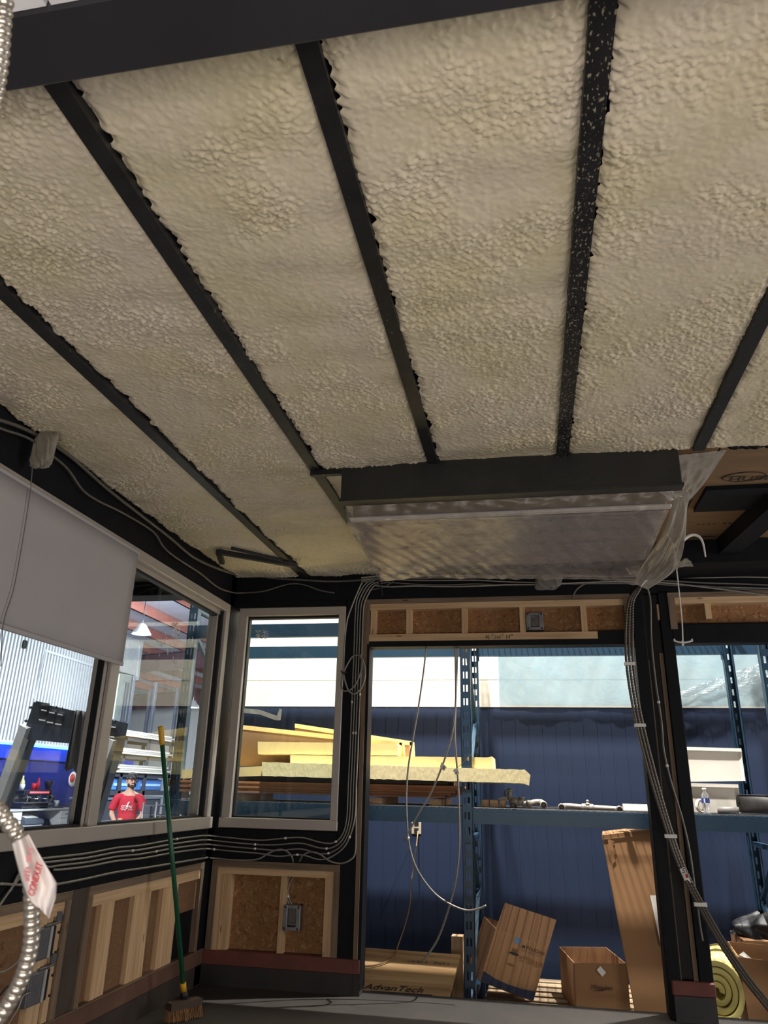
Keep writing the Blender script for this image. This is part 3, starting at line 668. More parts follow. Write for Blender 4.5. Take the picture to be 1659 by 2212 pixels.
# ------------------------------------------------------------------ middle shelf: pipes, blocks, trim
for k, (a, c, m) in enumerate(((1040, 1056, pine['z']), (1058, 1076, pine['x']), (1079, 1092, pine['z']))):
    p, q = A(a, 1744, y=5.95), A(c, 1744, y=5.95)
    o = MB().box((p.x, 5.95, ZS), (q.x, 6.05, ZS+.05), None, .003).build('wood_block', m); tag(o, 'small pine offcut on the shelf beside the slotted post, %s of three' % ('first', 'second', 'third')[k], 'wood block', 'pine offcuts on the shelf')
yp = 5.98
va = thing('valve_assembly', 'grey cast pipe assembly with upright valve and open elbow on the shelf', 'pipe fitting', A(1120, 1745, y=yp))
P = lambda x, y, dy=0: A(x, y, y=yp+dy)
MB().lathe([(.020, 0), (.025, .0), (.025, .02), (.021, .02), (.021, .10)], P(1094, 1714, -.05), (0.1, 1, 0), 16, capped=False).build('pipe_end', pipe_m, va)
MB().cyl(P(1101, 1728), P(1101, 1703), .016).lathe([(.022, 0), (.022, .012)], P(1101, 1709), (0, 0, 1)).build('valve_stem', pipe_m, va)
MB().prism([P(1076, 1726), P(1086, 1721), P(1112, 1722), P(1118, 1731), P(1082, 1731)], (0, .05, 0)).build('flange', pipe_m, va)
MB().ball(P(1110, 1732), .034, sc=(1.1, 1, .9)).ball(P(1122, 1733), .026).cyl(P(1127, 1738), P(1127, 1722), .016).lathe([(.024, 0), (.024, .012)], P(1127, 1725), (0, 0, 1)).build('valve_body', pipe_m, va)
MB().cyl(P(1106, 1738, .03), P(1110, 1742, -.05), .019).lathe([(.024, 0), (.024, .02), (.018, .02)], P(1110, 1742, -.06), (0, 1, 0), 14, capped=False).build('pipe_end', pipe_m, va)
MB().tube(smooth([P(1128, 1737), P(1142, 1736, .01), P(1155, 1733, .06), P(1168, 1733, .05), P(1174, 1737, .0), P(1174.5, 1739, -.05)]), .021, 12).lathe([(.020, 0), (.027, 0), (.027, .025), (.021, .025)], P(1174.5, 1739, -.07), (0, 1, 0), 16, capped=False).build('elbow', pipe_m, va)
MB().lathe([(.026, 0), (.029, .01), (.026, .03)], P(1138, 1737), (1, 0, .1), 12).build('collar', pipe_m, va)
vb = thing('pipe_run', 'grey pipe with two open elbows and a small bleed valve on the shelf', 'pipe fitting', A(1275, 1750, y=yp))
MB().tube(smooth([P(1213, 1744, -.06), P(1213, 1743, 0), P(1222, 1741, .05), P(1240, 1742, .04), P(1262, 1744, .03), P(1300, 1746, .03), P(1328, 1747.5, .03), P(1338, 1748.5, 0), P(1338, 1749, -.05)]), .0195, 12).build('pipe', pipe_m, vb)
for px, py in ((1213, 1744), (1338, 1749)): MB().lathe([(.0195, 0), (.026, 0), (.026, .025), (.02, .025)], P(px, py, -.075), (0, 1, 0), 16, capped=False).build('elbow_collar', pipe_m, vb)
MB().lathe([(.022, 0), (.027, .005), (.027, .03), (.022, .035)], P(1256, 1744, .03), (1, 0, 0), 10).lathe([(.022, 0), (.027, .005), (.027, .03), (.022, .035)], P(1272, 1745, .03), (1, 0, 0), 10).build('union_nut', pipe_m, vb)
MB().cyl(P(1269, 1742, .03), P(1269, 1732, .03), .009).ball(P(1269, 1731, .03), .011).cyl(P(1264, 1737, .02), P(1274, 1737, .02), .006).build('bleed_valve', pipe_m, vb)
a, c = A(1347, 1748, y=6.0), A(1412, 1750, y=6.0)
o = MB().box((a.x, 6.0, ZS), (c.x+.15, 6.08, ZS+.045)).box((a.x, 5.94, ZS), (c.x+.15, 6.0, ZS+.006)).build('metal_trim', white_p); tag(o, 'white folded metal trim lying at the right end of the pipes', 'metal trim')
# ------------------------------------------------------------------ right shelf: flashings, bottle, tape, roll
def flash(pts, yf, label, tilt):
    P = [A(px, py, y=yf) for px, py in pts]; off = Vector((0, .006, 0)); P[0] = P[0]+Vector((0, tilt, 0)); P[1] = P[1]+Vector((0, tilt, 0))
    t = thing('metal_flashing', label, 'metal flashing', (P[0]+P[2])/2-Vector((0, 0, (P[0]-P[3]).length/2)), 'cream metal flashings')
    MB().prism(P, off).build('sheet', white_p, t)
    up = (P[0]-P[3]).normalized()
    f = [P[0]+Vector((0, -.03, 0)), P[1]+Vector((0, -.03, 0))]
    MB().prism([f[0]-up*.022, f[1]-up*.022, f[1], f[0]], (0, .004, 0)).prism([P[0], P[1], f[1], f[0]], (0, 0, .003)).build('folded_lip', white_p, t)
    e = P[1]-P[0]; e.normalize()
    MB().prism([P[1]-e*.02, P[1]+Vector((0, -.012, 0)), P[2]+Vector((0, -.012, 0)), P[2]-e*.02], (.003, .003, 0)).build('side_fold', white_p, t)
flash([(1452, 1691), (1594, 1695), (1600, 1757), (1456, 1754)], 6.20, 'cream folded metal flashing standing on the shelf behind the bottle', .02)
flash([(1448, 1613), (1602, 1617), (1609, 1687), (1455, 1689)], 6.28, 'cream folded metal flashing set higher behind the lower one', .04)
bp_ = A(1527, 1754, y=5.86); bz = ZS-.006
bo = thing('water_bottle', 'clear plastic water bottle with blue label on the shelf edge', 'bottle', (bp_.x, 5.86, bz))
pet = film('clear_bottle_plastic', S(235, 240, 242), 0.32, 0.08, 0.55, 0.4)
MB().lathe([(.0, 0), (.024, 0), (.0265, .006), (.0265, .02), (.0245, .024), (.0265, .028), (.0265, .045), (.0245, .049), (.0265, .053), (.0265, .075), (.026, .105), (.0265, .11), (.022, .128), (.0125, .142), (.011, .15), (.011, .158)], (bp_.x, 5.86, bz), seg=24, capped=False).build('body', pet, bo)
MB().lathe([(.0272, .072), (.0272, .104)], (bp_.x, 5.86, bz), seg=24, capped=False).build('label_band', plain('blue_label', S(34, 60, 150), .4), bo)
MB().lathe([(.0125, .156), (.0135, .157), (.0135, .170), (.012, .171)], (bp_.x, 5.86, bz), seg=16).build('cap', white_pl, bo)
mb = MB(); mb.add([(bp_.x+math.sin(t)*.0275, 5.86-math.cos(t)*.0275, bz+zz) for zz in (.074, .102) for t in (-.62, -.45, -.28)], [(0, 1, 4, 3), (1, 2, 5, 4)]); mb.build('label_mark', white_pl, bo)
def ring(name, c, axis, ro, ri, h, m, label, group=None, mi=None):
    t = thing(name, label, 'tape roll', c, group)
    MB().lathe([(ri+.006, 0), (ro, 0), (ro, h), (ri+.006, h), (ri+.006, 0)], c, axis, 28, capped=False).build('tape', m, t)
    MB().lathe([(ri, 0), (ri+.007, 0), (ri+.007, h), (ri, h), (ri, 0)], c, axis, 24, capped=False).build('core', mi or card, t)
tp = A(1573, 1752, y=5.91)
ring('tape_roll', Vector((tp.x, 5.91, ZS-.004)), (0, 0, 1), .070, .036, .048, plain('grey_tape', S(112, 108, 104), .5), 'thick roll of grey duct tape lying flat on the shelf', 'tape rolls on the shelf')
tq = A(1513, 1742, y=6.0)
ring('tape_roll', Vector((tq.x, 6.02, ZS+.046)), (.6, -.8, 0), .046, .03, .02, white_pl, 'white tape roll standing on edge behind the bottle', 'tape rolls on the shelf', card)
ra, rb = A(1597, 1744, y=6.12), A(1672, 1744, y=5.93)
rl = thing('rubber_roll', 'black rolled rubber matting at the right end of the shelf', 'roll', ((ra.x+rb.x)/2, 6.0, ZS-.004))
ax = (Vector((rb.x, rb.y, 0))-Vector((ra.x, ra.y, 0))); 
sp = [Vector((ra.x, ra.y, ZS+.064)) + (Vector((0, math.cos(t), math.sin(t)))*(.028+.0018*t)) for t in [i*.35 for i in range(60)]]
mb = MB(); n = len(sp); wv = ax*1.6
mb.add(sp+[p+wv for p in sp], [(i, i+1, n+i+1, n+i) for i in range(n-1)], True); o = mb.build('matting', plain('black_rubber_mat', S(52, 50, 50), .6, 0, .25, 14), rl, thick=.005)
MB().lathe([(.001, 0), (.066, 0)], Vector((ra.x, ra.y, ZS+.064))+wv*.995, ax, 20).build('end_face', blackpl, rl)
# ------------------------------------------------------------------ under the shelf: board, pallets, cartons, yellow roll
bt = [A(776, 2046, y=6.12), A(995, 2062, y=6.12)]
_m = A(872, 2152, y=5.60); _n = (bt[1]-bt[0]).cross(_m-bt[0]).normalized()
def _pl(px, py):
    d = Vector(ray(px, py)); return Vector(CAM)+d*((bt[0]-Vector(CAM)).dot(_n)/d.dot(_n))
bt += [_pl(967, 2164), _pl(772, 2152)]
bd = thing('sheathing_board', 'offcut of stamped sheathing board leaning under the shelf', 'board', (bt[2]+bt[3])/2)
adv = wood('sheathing_face', S(170, 134, 92), S(214, 180, 132), 'x', .8, .5)
nrm = (bt[1]-bt[0]).cross(bt[3]-bt[0]).normalized(); 
if nrm.y > 0: nrm = -nrm
MB().prism(bt, -nrm*.018).build('panel', adv, bd)
rt = (bt[1]-bt[0]).normalized(); upv = (bt[0]-bt[3]).normalized()
tl = A(786, 2128, y=5.78); 
def onb(px, py):
    d = Vector(ray(px, py)); t = (bt[0]-Vector(CAM)).dot(nrm)/d.dot(nrm); return Vector(CAM)+d*t+nrm*.002
tp_ = onb(784, 2136); text('AdvanTech', tp_, onb(934, 2147)-tp_, upv, .086, ink, bd, shear=.35, squash=1.02, name='lettering')
tp_ = onb(800, 2139); MB().bar(tp_-upv*.012, onb(934, 2148)-upv*.012, .001, .009, up=upv).build('underline', ink, bd)
tp_ = onb(784, 2141); dashes(tp_-upv*.018, rt, upv, .27, .014, 24, ink, bd)
tp_ = onb(890, 2079); dashes(tp_, rt, upv, .28, .035, 9, plain('faded_ink', S(120, 96, 70)), bd)
o = bx('brick_block', (A(990, 2090, y=6.3).x-.05, 6.3, ZH), (A(990, 2090, y=6.3).x+.035, 6.4, .47), pine['z']); tag(o, 'pine offcut standing behind the stamped board beside the post', 'wood block')
def pallet(cx, cy, z, label):
    t = thing('pallet', label, 'pallet', (cx, cy, z), 'wooden pallets under the shelf')
    for k in range(7): MB().box((cx-.55, cy-.5+k*.15, z+.105), (cx+.55, cy-.5+k*.15+.09, z+.125), None, .003).build('slat', greyp[k % 2], t)
    for k in range(3): MB().box((cx-.55+k*.53, cy-.5, z+.02), (cx-.51+k*.53, cy+.49, z+.105)).build('stringer', greyp[0], t)
    for k in range(3): MB().box((cx-.55, cy-.5+k*.45, z), (cx+.55, cy-.5+k*.45+.09, z+.02)).build('slat', greyp[1], t)
greyp = [wood('pallet_grey', S(140, 118, 94), S(178, 156, 128), 'x'), wood('pallet_tan', S(158, 132, 102), S(196, 170, 138), 'x')]
pallet(0.12, 6.45, ZH, 'grey timber pallet at the bottom of the stack under the cartons')
pallet(0.16, 6.47, ZH+.126, 'grey timber pallet on top of the stack under the cartons')
pallet(1.55, 6.45, ZH, 'timber pallet under the carton and yellow roll at right')
ZP = ZH+.252
# tilted open carton with printed front
yb_ = 6.02
FT = [A(1071, 2006, y=yb_+.06), A(1185, 2045, y=yb_+.06), A(1152, 2164, y=yb_), A(1036, 2120, y=yb_)]
dv = A(1045, 1972, y=yb_+.42)-FT[0]; dv.z *= .5
cb = thing('open_carton', 'tilted open cardboard carton with dark blue printed base and raised flap', 'carton', (FT[2]+FT[3])/2, 'cartons under the shelf')
def quad(P, nm, m, t, th=.006):
    n = (P[1]-P[0]).cross(P[3]-P[0]).normalized(); return MB().prism(P, n*th).build(nm, m, t)
BK = [p+dv for p in FT]
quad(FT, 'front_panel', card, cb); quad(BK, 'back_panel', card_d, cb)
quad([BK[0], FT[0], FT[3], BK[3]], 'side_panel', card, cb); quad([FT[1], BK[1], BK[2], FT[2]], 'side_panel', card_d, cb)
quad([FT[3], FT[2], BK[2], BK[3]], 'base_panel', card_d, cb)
fl_ = [A(1091, 1950, y=yb_+.10), A(1202, 1987, y=yb_+.10), FT[1], FT[0]]; quad(fl_, 'flap', card_d, cb)
fn = (FT[1]-FT[0]).cross(FT[3]-FT[0]).normalized(); fn = -fn if fn.y > 0 else fn
def onf(u, v): return FT[0]+(FT[1]-FT[0])*u+(FT[3]-FT[0])*v+fn*.0085
navy = plain('navy_print', S(34, 40, 66), .7)
MB().add([onf(0.01, .80), onf(.25, .86), onf(.5, .88), onf(.75, .87), onf(.99, .83), onf(.99, .995), onf(.01, .995)], [(0, 1, 2, 3, 4, 5, 6)]).build('printed_band', navy, cb)
cr_ = (FT[1]-FT[0]).normalized(); cu_ = (FT[0]-FT[3]).normalized()
MB().add([onf(.38, .03), onf(.50, .03), onf(.50, .13), onf(.38, .13)], [(0, 1, 2, 3)]).build('printed_mark', plain('pale_blue_print', S(96, 120, 156), .7), cb)
hh = [onf(.37+.1*(.5+.5*math.cos(t))*1.9-.02, .33+.024*math.sin(t)) for t in [2*math.pi*i/14 for i in range(14)]]
MB().add(hh, [tuple(range(14))]).build('hand_hole', gasket, cb)
MB().add([onf(.545, .125), onf(.60, .125), onf(.60, .175), onf(.545, .175)], [(0, 1, 2, 3)]).build('printed_mark', ink, cb)
text('Westlake', onf(.61, .175), cr_, cu_, .036, ink, cb); dashes(onf(.56, .23), cr_, cu_, .13, .014, 14, plain('faded_ink', S(120, 96, 70)), cb)
# carton with red-toned print
y2 = 5.98; Z2 = A(1240, 2080, y=y2).z
f0, f1 = A(1240, 2080, y=y2), A(1354, 2082, y=y2); g0, g1 = A(1208, 2045, z=Z2), A(1309, 2046, z=Z2)
zb_ = ZP-.0
cm = thing('open_carton', 'square open-topped cardboard carton with small white sticker on the front', 'carton', ((f0.x+f1.x)/2, 6.2, zb_), 'cartons under the shelf')
dnv = lambda p: Vector((p.x+(.012 if p.x > f0.x+.1 else -.01)*0, p.y, zb_))
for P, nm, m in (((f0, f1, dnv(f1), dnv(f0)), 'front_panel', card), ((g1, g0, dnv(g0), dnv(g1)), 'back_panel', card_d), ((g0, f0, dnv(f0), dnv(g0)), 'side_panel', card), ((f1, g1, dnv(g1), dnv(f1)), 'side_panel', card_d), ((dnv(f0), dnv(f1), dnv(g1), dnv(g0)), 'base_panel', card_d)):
    quad([Vector(p) for p in P], nm, m, cm, .005)
p = A(1276, 2136, y=y2-.007); text('Milwaukee', p, (1, 0, 0), (0.05, 0, 1), .037, ink, cm, shear=.2, squash=.9)
MB().add([A(a, c, y=y2-.007) for a, c in ((1279, 2141), (1300, 2137), (1299, 2139), (1320, 2133), (1300, 2142), (1301, 2140))], [(0, 1, 2, 3, 4, 5)]).build('printed_mark', ink, cm)
MB().add([A(a, c, y=y2-.008) for a, c in ((1289, 2095), (1297, 2087), (1309, 2101), (1301, 2110))], [(0, 1, 2, 3)]).build('sticker', paper, cm)
# tall leaning carton
y3 = 5.93
TC = [A(1300, 1804, y=y3+.06), A(1460, 1786, y=y3+.06), A(1541, 2200, y=y3), A(1374, 2200, y=y3)]
lc = thing('tall_carton', 'tall narrow cardboard carton leaning under the shelf behind the booth post', 'carton', (TC[2]+TC[3])/2)
dv3 = Vector((.02, .16, .02)); 
quad(TC, 'front_panel', card, lc); quad([p+dv3 for p in TC], 'back_panel', card_d, lc); quad([TC[0]+dv3, TC[0], TC[3], TC[3]+dv3], 'side_panel', card_d, lc)
quad([TC[1], TC[1]+dv3, TC[2]+dv3, TC[2]], 'side_panel', card_d, lc); quad([TC[0]+dv3, TC[1]+dv3, TC[1], TC[0]], 'top_panel', card, lc)
quad([TC[0]+Vector((0, -.012, .0)), TC[1]+Vector((0, -.012, 0)), TC[1]+Vector((0, -.012, -.022)), TC[0]+Vector((0, -.012, -.022))], 'lid_edge', card_d, lc, .004)
def ont(px, py):
    n = (TC[1]-TC[0]).cross(TC[3]-TC[0]).normalized(); d = Vector(ray(px, py)); t = (TC[0]-Vector(CAM)).dot(n)/d.dot(n); n = -n if n.y > 0 else n
    return Vector(CAM)+d*t+n*.008
MB().add([ont(1404, 1934), ont(1450, 1934), ont(1470, 2041), ont(1427, 2042)], [(0, 1, 2, 3)]).build('white_label', paper, lc)
MB().add([ont(1312, 1812), ont(1326, 1816), ont(1324, 1830), ont(1331, 1838), ont(1326, 1848), ont(1329, 1860), ont(1322, 1868)], [(0, 1, 2, 3, 4, 5, 6)]).build('torn_patch', plain('stained_card', S(146, 106, 68)), lc)
# yellow foam roll
yr_c = A(1553, 2146, y=5.98)
fr = thing('foam_roll', 'rolled yellow foam sheet standing against the right-hand cartons', 'foam roll', (yr_c.x, 6.1, yr_c.z-.17))
ylw = plain('yellow_soft_foam', S(226, 212, 134), .85, 0, .06, 8, .15, 30)
sp = []
for i in range(110):
    t = i*.2; r = .012+.0066*t; sp.append((yr_c.x+r*math.cos(t)*.9, yr_c.z+r*math.sin(t)*1.08))
n = len(sp); dd = Vector((.10, .34, .05))
mb = MB(); pts = []
for k in range(9):
    f = k/8
    for i, (x, z) in enumerate(sp):
        cone = (1-f)*.0+(.06*(1-i/n))*(1-f); pts.append(Vector((x, 5.96+cone, z))+dd*f)
mb.add(pts, [(k*n+i, k*n+i+1, (k+1)*n+i+1, (k+1)*n+i) for k in range(8) for i in range(n-1)], True)
o = mb.build('rolled_sheet', ylw, fr, thick=.035); bv = o.modifiers.new('b', 'BEVEL'); bv.width = .006; bv.segments = 2
# right hand cartons
y4 = 5.95; Z4 = A(1594, 2067, y=y4).z
a0 = A(1594, 2067, y=y4); a1 = A(1690, 2092, y=y4-.05); b0 = A(1600, 2030, y=6.5); zb4 = ZH+.126
rc = thing('open_carton', 'brown carton at the right edge with white papers sticking out', 'carton', (a0.x+.25, 6.2, zb4), 'cartons under the shelf')
W4 = .55; h4 = Z4
C4 = [Vector((a0.x, y4, h4)), Vector((a0.x+W4, y4-.03, h4-.03)), Vector((a0.x+W4+.02, y4+.42, h4)), Vector((a0.x+.04, y4+.45, h4+.02))]
d4 = lambda p: Vector((p.x+.03, p.y, zb4))
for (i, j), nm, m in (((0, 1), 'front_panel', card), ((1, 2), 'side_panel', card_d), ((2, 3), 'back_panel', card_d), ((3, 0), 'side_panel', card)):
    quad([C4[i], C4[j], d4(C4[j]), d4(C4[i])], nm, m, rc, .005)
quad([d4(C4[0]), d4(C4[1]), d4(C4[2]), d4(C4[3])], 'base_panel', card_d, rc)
pp = thing('paper_stack', 'white papers standing in the right-hand carton', 'paper', A(1612, 2078, y=6.1)-Vector((0, 0, .1)))
for k in range(7):
    q0 = A(1597+k*1.5, 2062-k*1.0, y=6.05+.01*k); q1 = A(1634, 2080, y=6.05+.01*k)
    MB().prism([q0, q1, q1+Vector((-.02, .02, -.12)), q0+Vector((-.02, .02, -.12))], (0, .003, .001)).build('sheet', paper, pp)
b1 = A(1606, 2030, y=6.55); 
cb2 = thing('back_carton', 'brown carton standing behind the papers, black bag on its top', 'carton', (b1.x+.3, 6.7, ZH+.126), 'cartons under the shelf')
MB().box((b1.x, 6.55, ZH+.126), (b1.x+.6, 6.95, b1.z), None, .004).build('body', card_d, cb2); MB().box((b1.x+.25, 6.547, ZH+.126), (b1.x+.32, 6.551, b1.z+.001)).build('packing_tape', plain('tan_tape', S(150, 118, 84), .35), cb2)
def bag(u, v):
    t = u*2*math.pi; r = (.20 if v < .5 else .20*(1-(v-.5)*1.5)); r *= (1+.10*math.sin(5*t+7*v)+.05*math.sin(11*t))
    return (b1.x+.24+r*1.3*math.cos(t), 6.74+r*.7*math.sin(t), b1.z+.004+.16*v+.012*math.sin(3*t)*v)
o = MB().grid(bag, 40, 12).build('plastic_bag', plain('black_bag', S(20, 20, 24), .5, 0, .2, 10, .6, 25)); tag(o, 'crumpled black plastic bag on top of the back carton', 'bag')
# ================================================================== INSIDE THE BOOTH: THINGS
# ---- ceiling unit wrapped in film
ZU = 2.775
FLc, FRc, BRc, BLc = A(752, 1124, z=ZU), A(1445, 1097, z=ZU), A(1377, 1240, z=ZU), A(820, 1234, z=ZU)
ux0, ux1, uy0, uy1 = -0.845, 0.70, (FLc.y+FRc.y)/2, min(BLc.y, BRc.y)-.03
un = thing('ceiling_unit', 'long white ceiling unit wrapped in clear plastic under the middle beam', 'air unit', ((ux0+ux1)/2, (uy0+uy1)/2, ZU))
bd_m = plain('unit_grey_plastic', S(128, 114, 110), .55, 0, .04, 3); lp_m = plain('unit_white_lip', S(214, 208, 202), .45)
MB().box((ux0, uy0+.03, ZU+.006), (ux1, uy1, 3.05), None, .012).build('housing', bd_m, un)
MB().box((ux0-.01, uy0-.012, ZU), (ux1+.01, uy0+.03, ZU+.017), None, .005).build('front_lip', lp_m, un)
MB().box((ux0, uy0+.025, ZU+.04), (ux1, uy0+.04, 3.05)).build('front_panel', plain('unit_tan_front', S(120, 104, 80), .6), un)
for k in range(3): MB().box((ux0+.12, uy0+.10+k*.2, ZU-.002), (ux1-.12, uy0+.24+k*.2, ZU+.004), None, .003).build('louvre', bd_m, un)
flm = film('masking_film', S(214, 204, 200), 0.46, 0.24, 0.16, 0.14)
flw = film('masking_film_thick', S(208, 202, 190), 0.78, 0.3, 0.12, 0.35)
def wrink(x, y): return .012*math.sin(23*x+9*y)*math.sin(11*y-5*x)+.006*math.sin(57*x-31*y)
def under(u, v):
    a = FLc.lerp(FRc, u); c = BLc.lerp(BRc, u); p = a.lerp(c, v)
    pinch = math.exp(-((u)/.10)**2)+math.exp(-((1-u)/.10)**2)
    return p+Vector((0, 0, -.012-.030*math.sin(math.pi*u)**.5*v-.10*v*v*pinch*.5+wrink(u*2, v)*(.12+.3*v*v)))
fm = thing('plastic_wrap', 'clear masking film taped around the ceiling unit', 'plastic wrap', ((ux0+ux1)/2, (uy0+uy1)/2, ZU-.05))
MB().grid(under, 120, 40).build('under_sheet', flm, fm)
def front(u, v):
    a = FLc.lerp(FRc, u)+Vector((0, -.014, -.012)); c = Vector((-.86+1.60*u, 3.40, 2.90+.02*math.sin(9*u)))
    return a.lerp(c, v)+Vector((0, -.02*math.sin(math.pi*v)+wrink(u*3, v)*.5, wrink(u*2+3, v)*.4))
MB().grid(front, 90, 10).build('front_sheet', film('masking_film_clear', S(206, 196, 186), 0.26, 0.3, 0.08, 0.15), fm)
def rib(L_, R_, n=40, m=14, amp=.02, seed=1.0):
    Ls, Rs = smooth(L_, 8), smooth(R_, 8)
    def at(P, t): i = min(int(t*(len(P)-1)), len(P)-2); return P[i].lerp(P[i+1], t*(len(P)-1)-i)
    def fn(u, v):
        p = at(Ls, v).lerp(at(Rs, v), u); w_ = amp*(math.sin(17*u+seed*3+4*v)*math.cos(6*v+5*u)+.6*math.sin(33*u-9*v+seed))
        return p+Vector((0, w_, w_*.3))
    return MB().grid(fn, m, n)
def Y(px, py, y): return A(px, py, y=y)
rib([Y(752, 1122, 3.5), Y(752, 1136, 3.6), Y(780, 1180, 3.95), Y(800, 1215, 4.3), Y(815, 1238, 4.4)], [Y(762, 1082, 3.5), Y(790, 1130, 3.6), Y(818, 1175, 3.95), Y(835, 1215, 4.25), Y(838, 1240, 4.38)], amp=.022, seed=2).build('left_gather', flm, fm)
rib([Y(1448, 1052, 3.48), Y(1450, 1100, 3.6), Y(1425, 1165, 3.95), Y(1385, 1225, 4.3), Y(1372, 1262, 4.4)], [Y(1492, 1062, 3.5), Y(1490, 1082, 3.6), Y(1480, 1165, 3.95), Y(1458, 1232, 4.3), Y(1400, 1274, 4.4)], amp=.035, seed=3).build('right_gather', flw, fm)
rib([A(1460, 984, z=3.03), A(1463, 1020, z=3.02), A(1450, 1056, z=2.98)], [A(1570, 972, z=3.03), A(1532, 1030, z=3.02), A(1490, 1082, z=2.98)], amp=.012, seed=5).build('upper_sheet', flw, fm)
rib([Y(1388, 1046, 3.46), Y(1420, 1062, 3.47), Y(1448, 1082, 3.5)], [Y(1400, 1036, 3.46), Y(1450, 1058, 3.47), Y(1482, 1070, 3.5)], amp=.015, seed=6).build('corner_flap', flw, fm)
rib([Y(1350, 1226, 4.35), Y(1358, 1240, 4.4), Y(1366, 1243, 4.42)], [Y(1384, 1220, 4.35), Y(1378, 1236, 4.4), Y(1376, 1246, 4.42)], amp=.02, seed=8).build('torn_edge', flw, fm)
tr = thing('masking_tape_scrap', 'torn scrap of white tape hanging right of the wrapped unit', 'tape', Y(1475, 1230, 4.3))
rib([Y(1448, 1190, 4.3), Y(1450, 1215, 4.3), Y(1460, 1230, 4.3)], [Y(1468, 1190, 4.3), Y(1470, 1212, 4.3), Y(1463, 1231, 4.3)], amp=.012, seed=9).build('tape', flw, tr)
rib([Y(1466, 1218, 4.32), Y(1480, 1206, 4.3), Y(1492, 1212, 4.28)], [Y(1466, 1226, 4.32), Y(1482, 1224, 4.3), Y(1498, 1224, 4.28)], amp=.012, seed=10).build('tape', flw, tr)
MB().tube(smooth([Y(1476, 1166, 4.3), Y(1492, 1156, 4.3), Y(1508, 1158, 4.3), Y(1518, 1172, 4.3), Y(1524, 1203, 4.3)]), .008, 6, rad=[.012-.008*i/24 for i in range(25)]).build('curl', white_pl, tr)
cd = thing('pull_cord', 'thin white cord with small winged plastic end hanging before the right header', 'cord', Y(1475, 1388, 4.3))
MB().tube(smooth([Y(1440, 1152, 4.2), Y(1452, 1175, 4.25), Y(1459, 1210, 4.3), Y(1466, 1270, 4.3), Y(1473, 1340, 4.3), Y(1475, 1384, 4.3)]), .0035, 6).build('cord', white_pl, cd)
MB().tube(smooth([Y(1456, 1383, 4.3), Y(1462, 1386, 4.3), Y(1475, 1388, 4.3), Y(1489, 1386, 4.3), Y(1496, 1383, 4.3)]), .005, 6).box(Y(1472, 1384, 4.3)-Vector((0, .004, 0)), Y(1478, 1395, 4.3)+Vector((0, .004, 0))).box(Y(1455, 1380, 4.3)-Vector((0, .003, 0)), Y(1459, 1386, 4.3)+Vector((0, .003, 0))).box(Y(1493, 1380, 4.3)-Vector((0, .003, 0)), Y(1497, 1386, 4.3)+Vector((0, .003, 0))).build('end_fitting', white_pl, cd)
# ---- window shade hung inside the left window
xs = XL+0.05
sh = thing('window_shade', 'light grey fabric shade covering the upper left window', 'window shade', (xs, 3.0, 2.06))
y_r = A(299, 1194, x=xs).y; zt_s = A(299, 1194, x=xs).z; zb_s = A(253, 1434, x=xs).z
shm = plain('grey_shade_fabric', S(176, 172, 174), .85, 0, .03, 3, .15, 200)
MB().grid(lambda u, v: (xs+.004*math.sin(6*u*1.5), 1.9+(y_r-1.9)*u, zb_s+(zt_s-zb_s)*v), 24, 6).build('fabric', shm, sh, thick=.003)
MB().box((xs-.006, 1.9, zb_s-.004), (xs+.008, y_r, zb_s+.018), None, .003).build('hem_bar', shm, sh)
MB().box((xs-.01, 1.9, zt_s-.012), (xs+.010, y_r, zt_s+.004), None, .003).build('head_rail', shm, sh)
def X(px, py, x=XL+.02): return A(px, py, x=x)
ck = MB().tube(smooth([X(70, 1005, XL+.06), X(66, 1055, XL+.06), X(52, 1150, XL+.06), X(30, 1270, XL+.06), X(8, 1345, XL+.06), X(2, 1440, XL+.06)]), .0022, 5).build('shade_cord', plain('grey_cord', S(110, 106, 104))); tag(ck, 'thin grey cord hanging down the front of the window shade', 'cord')
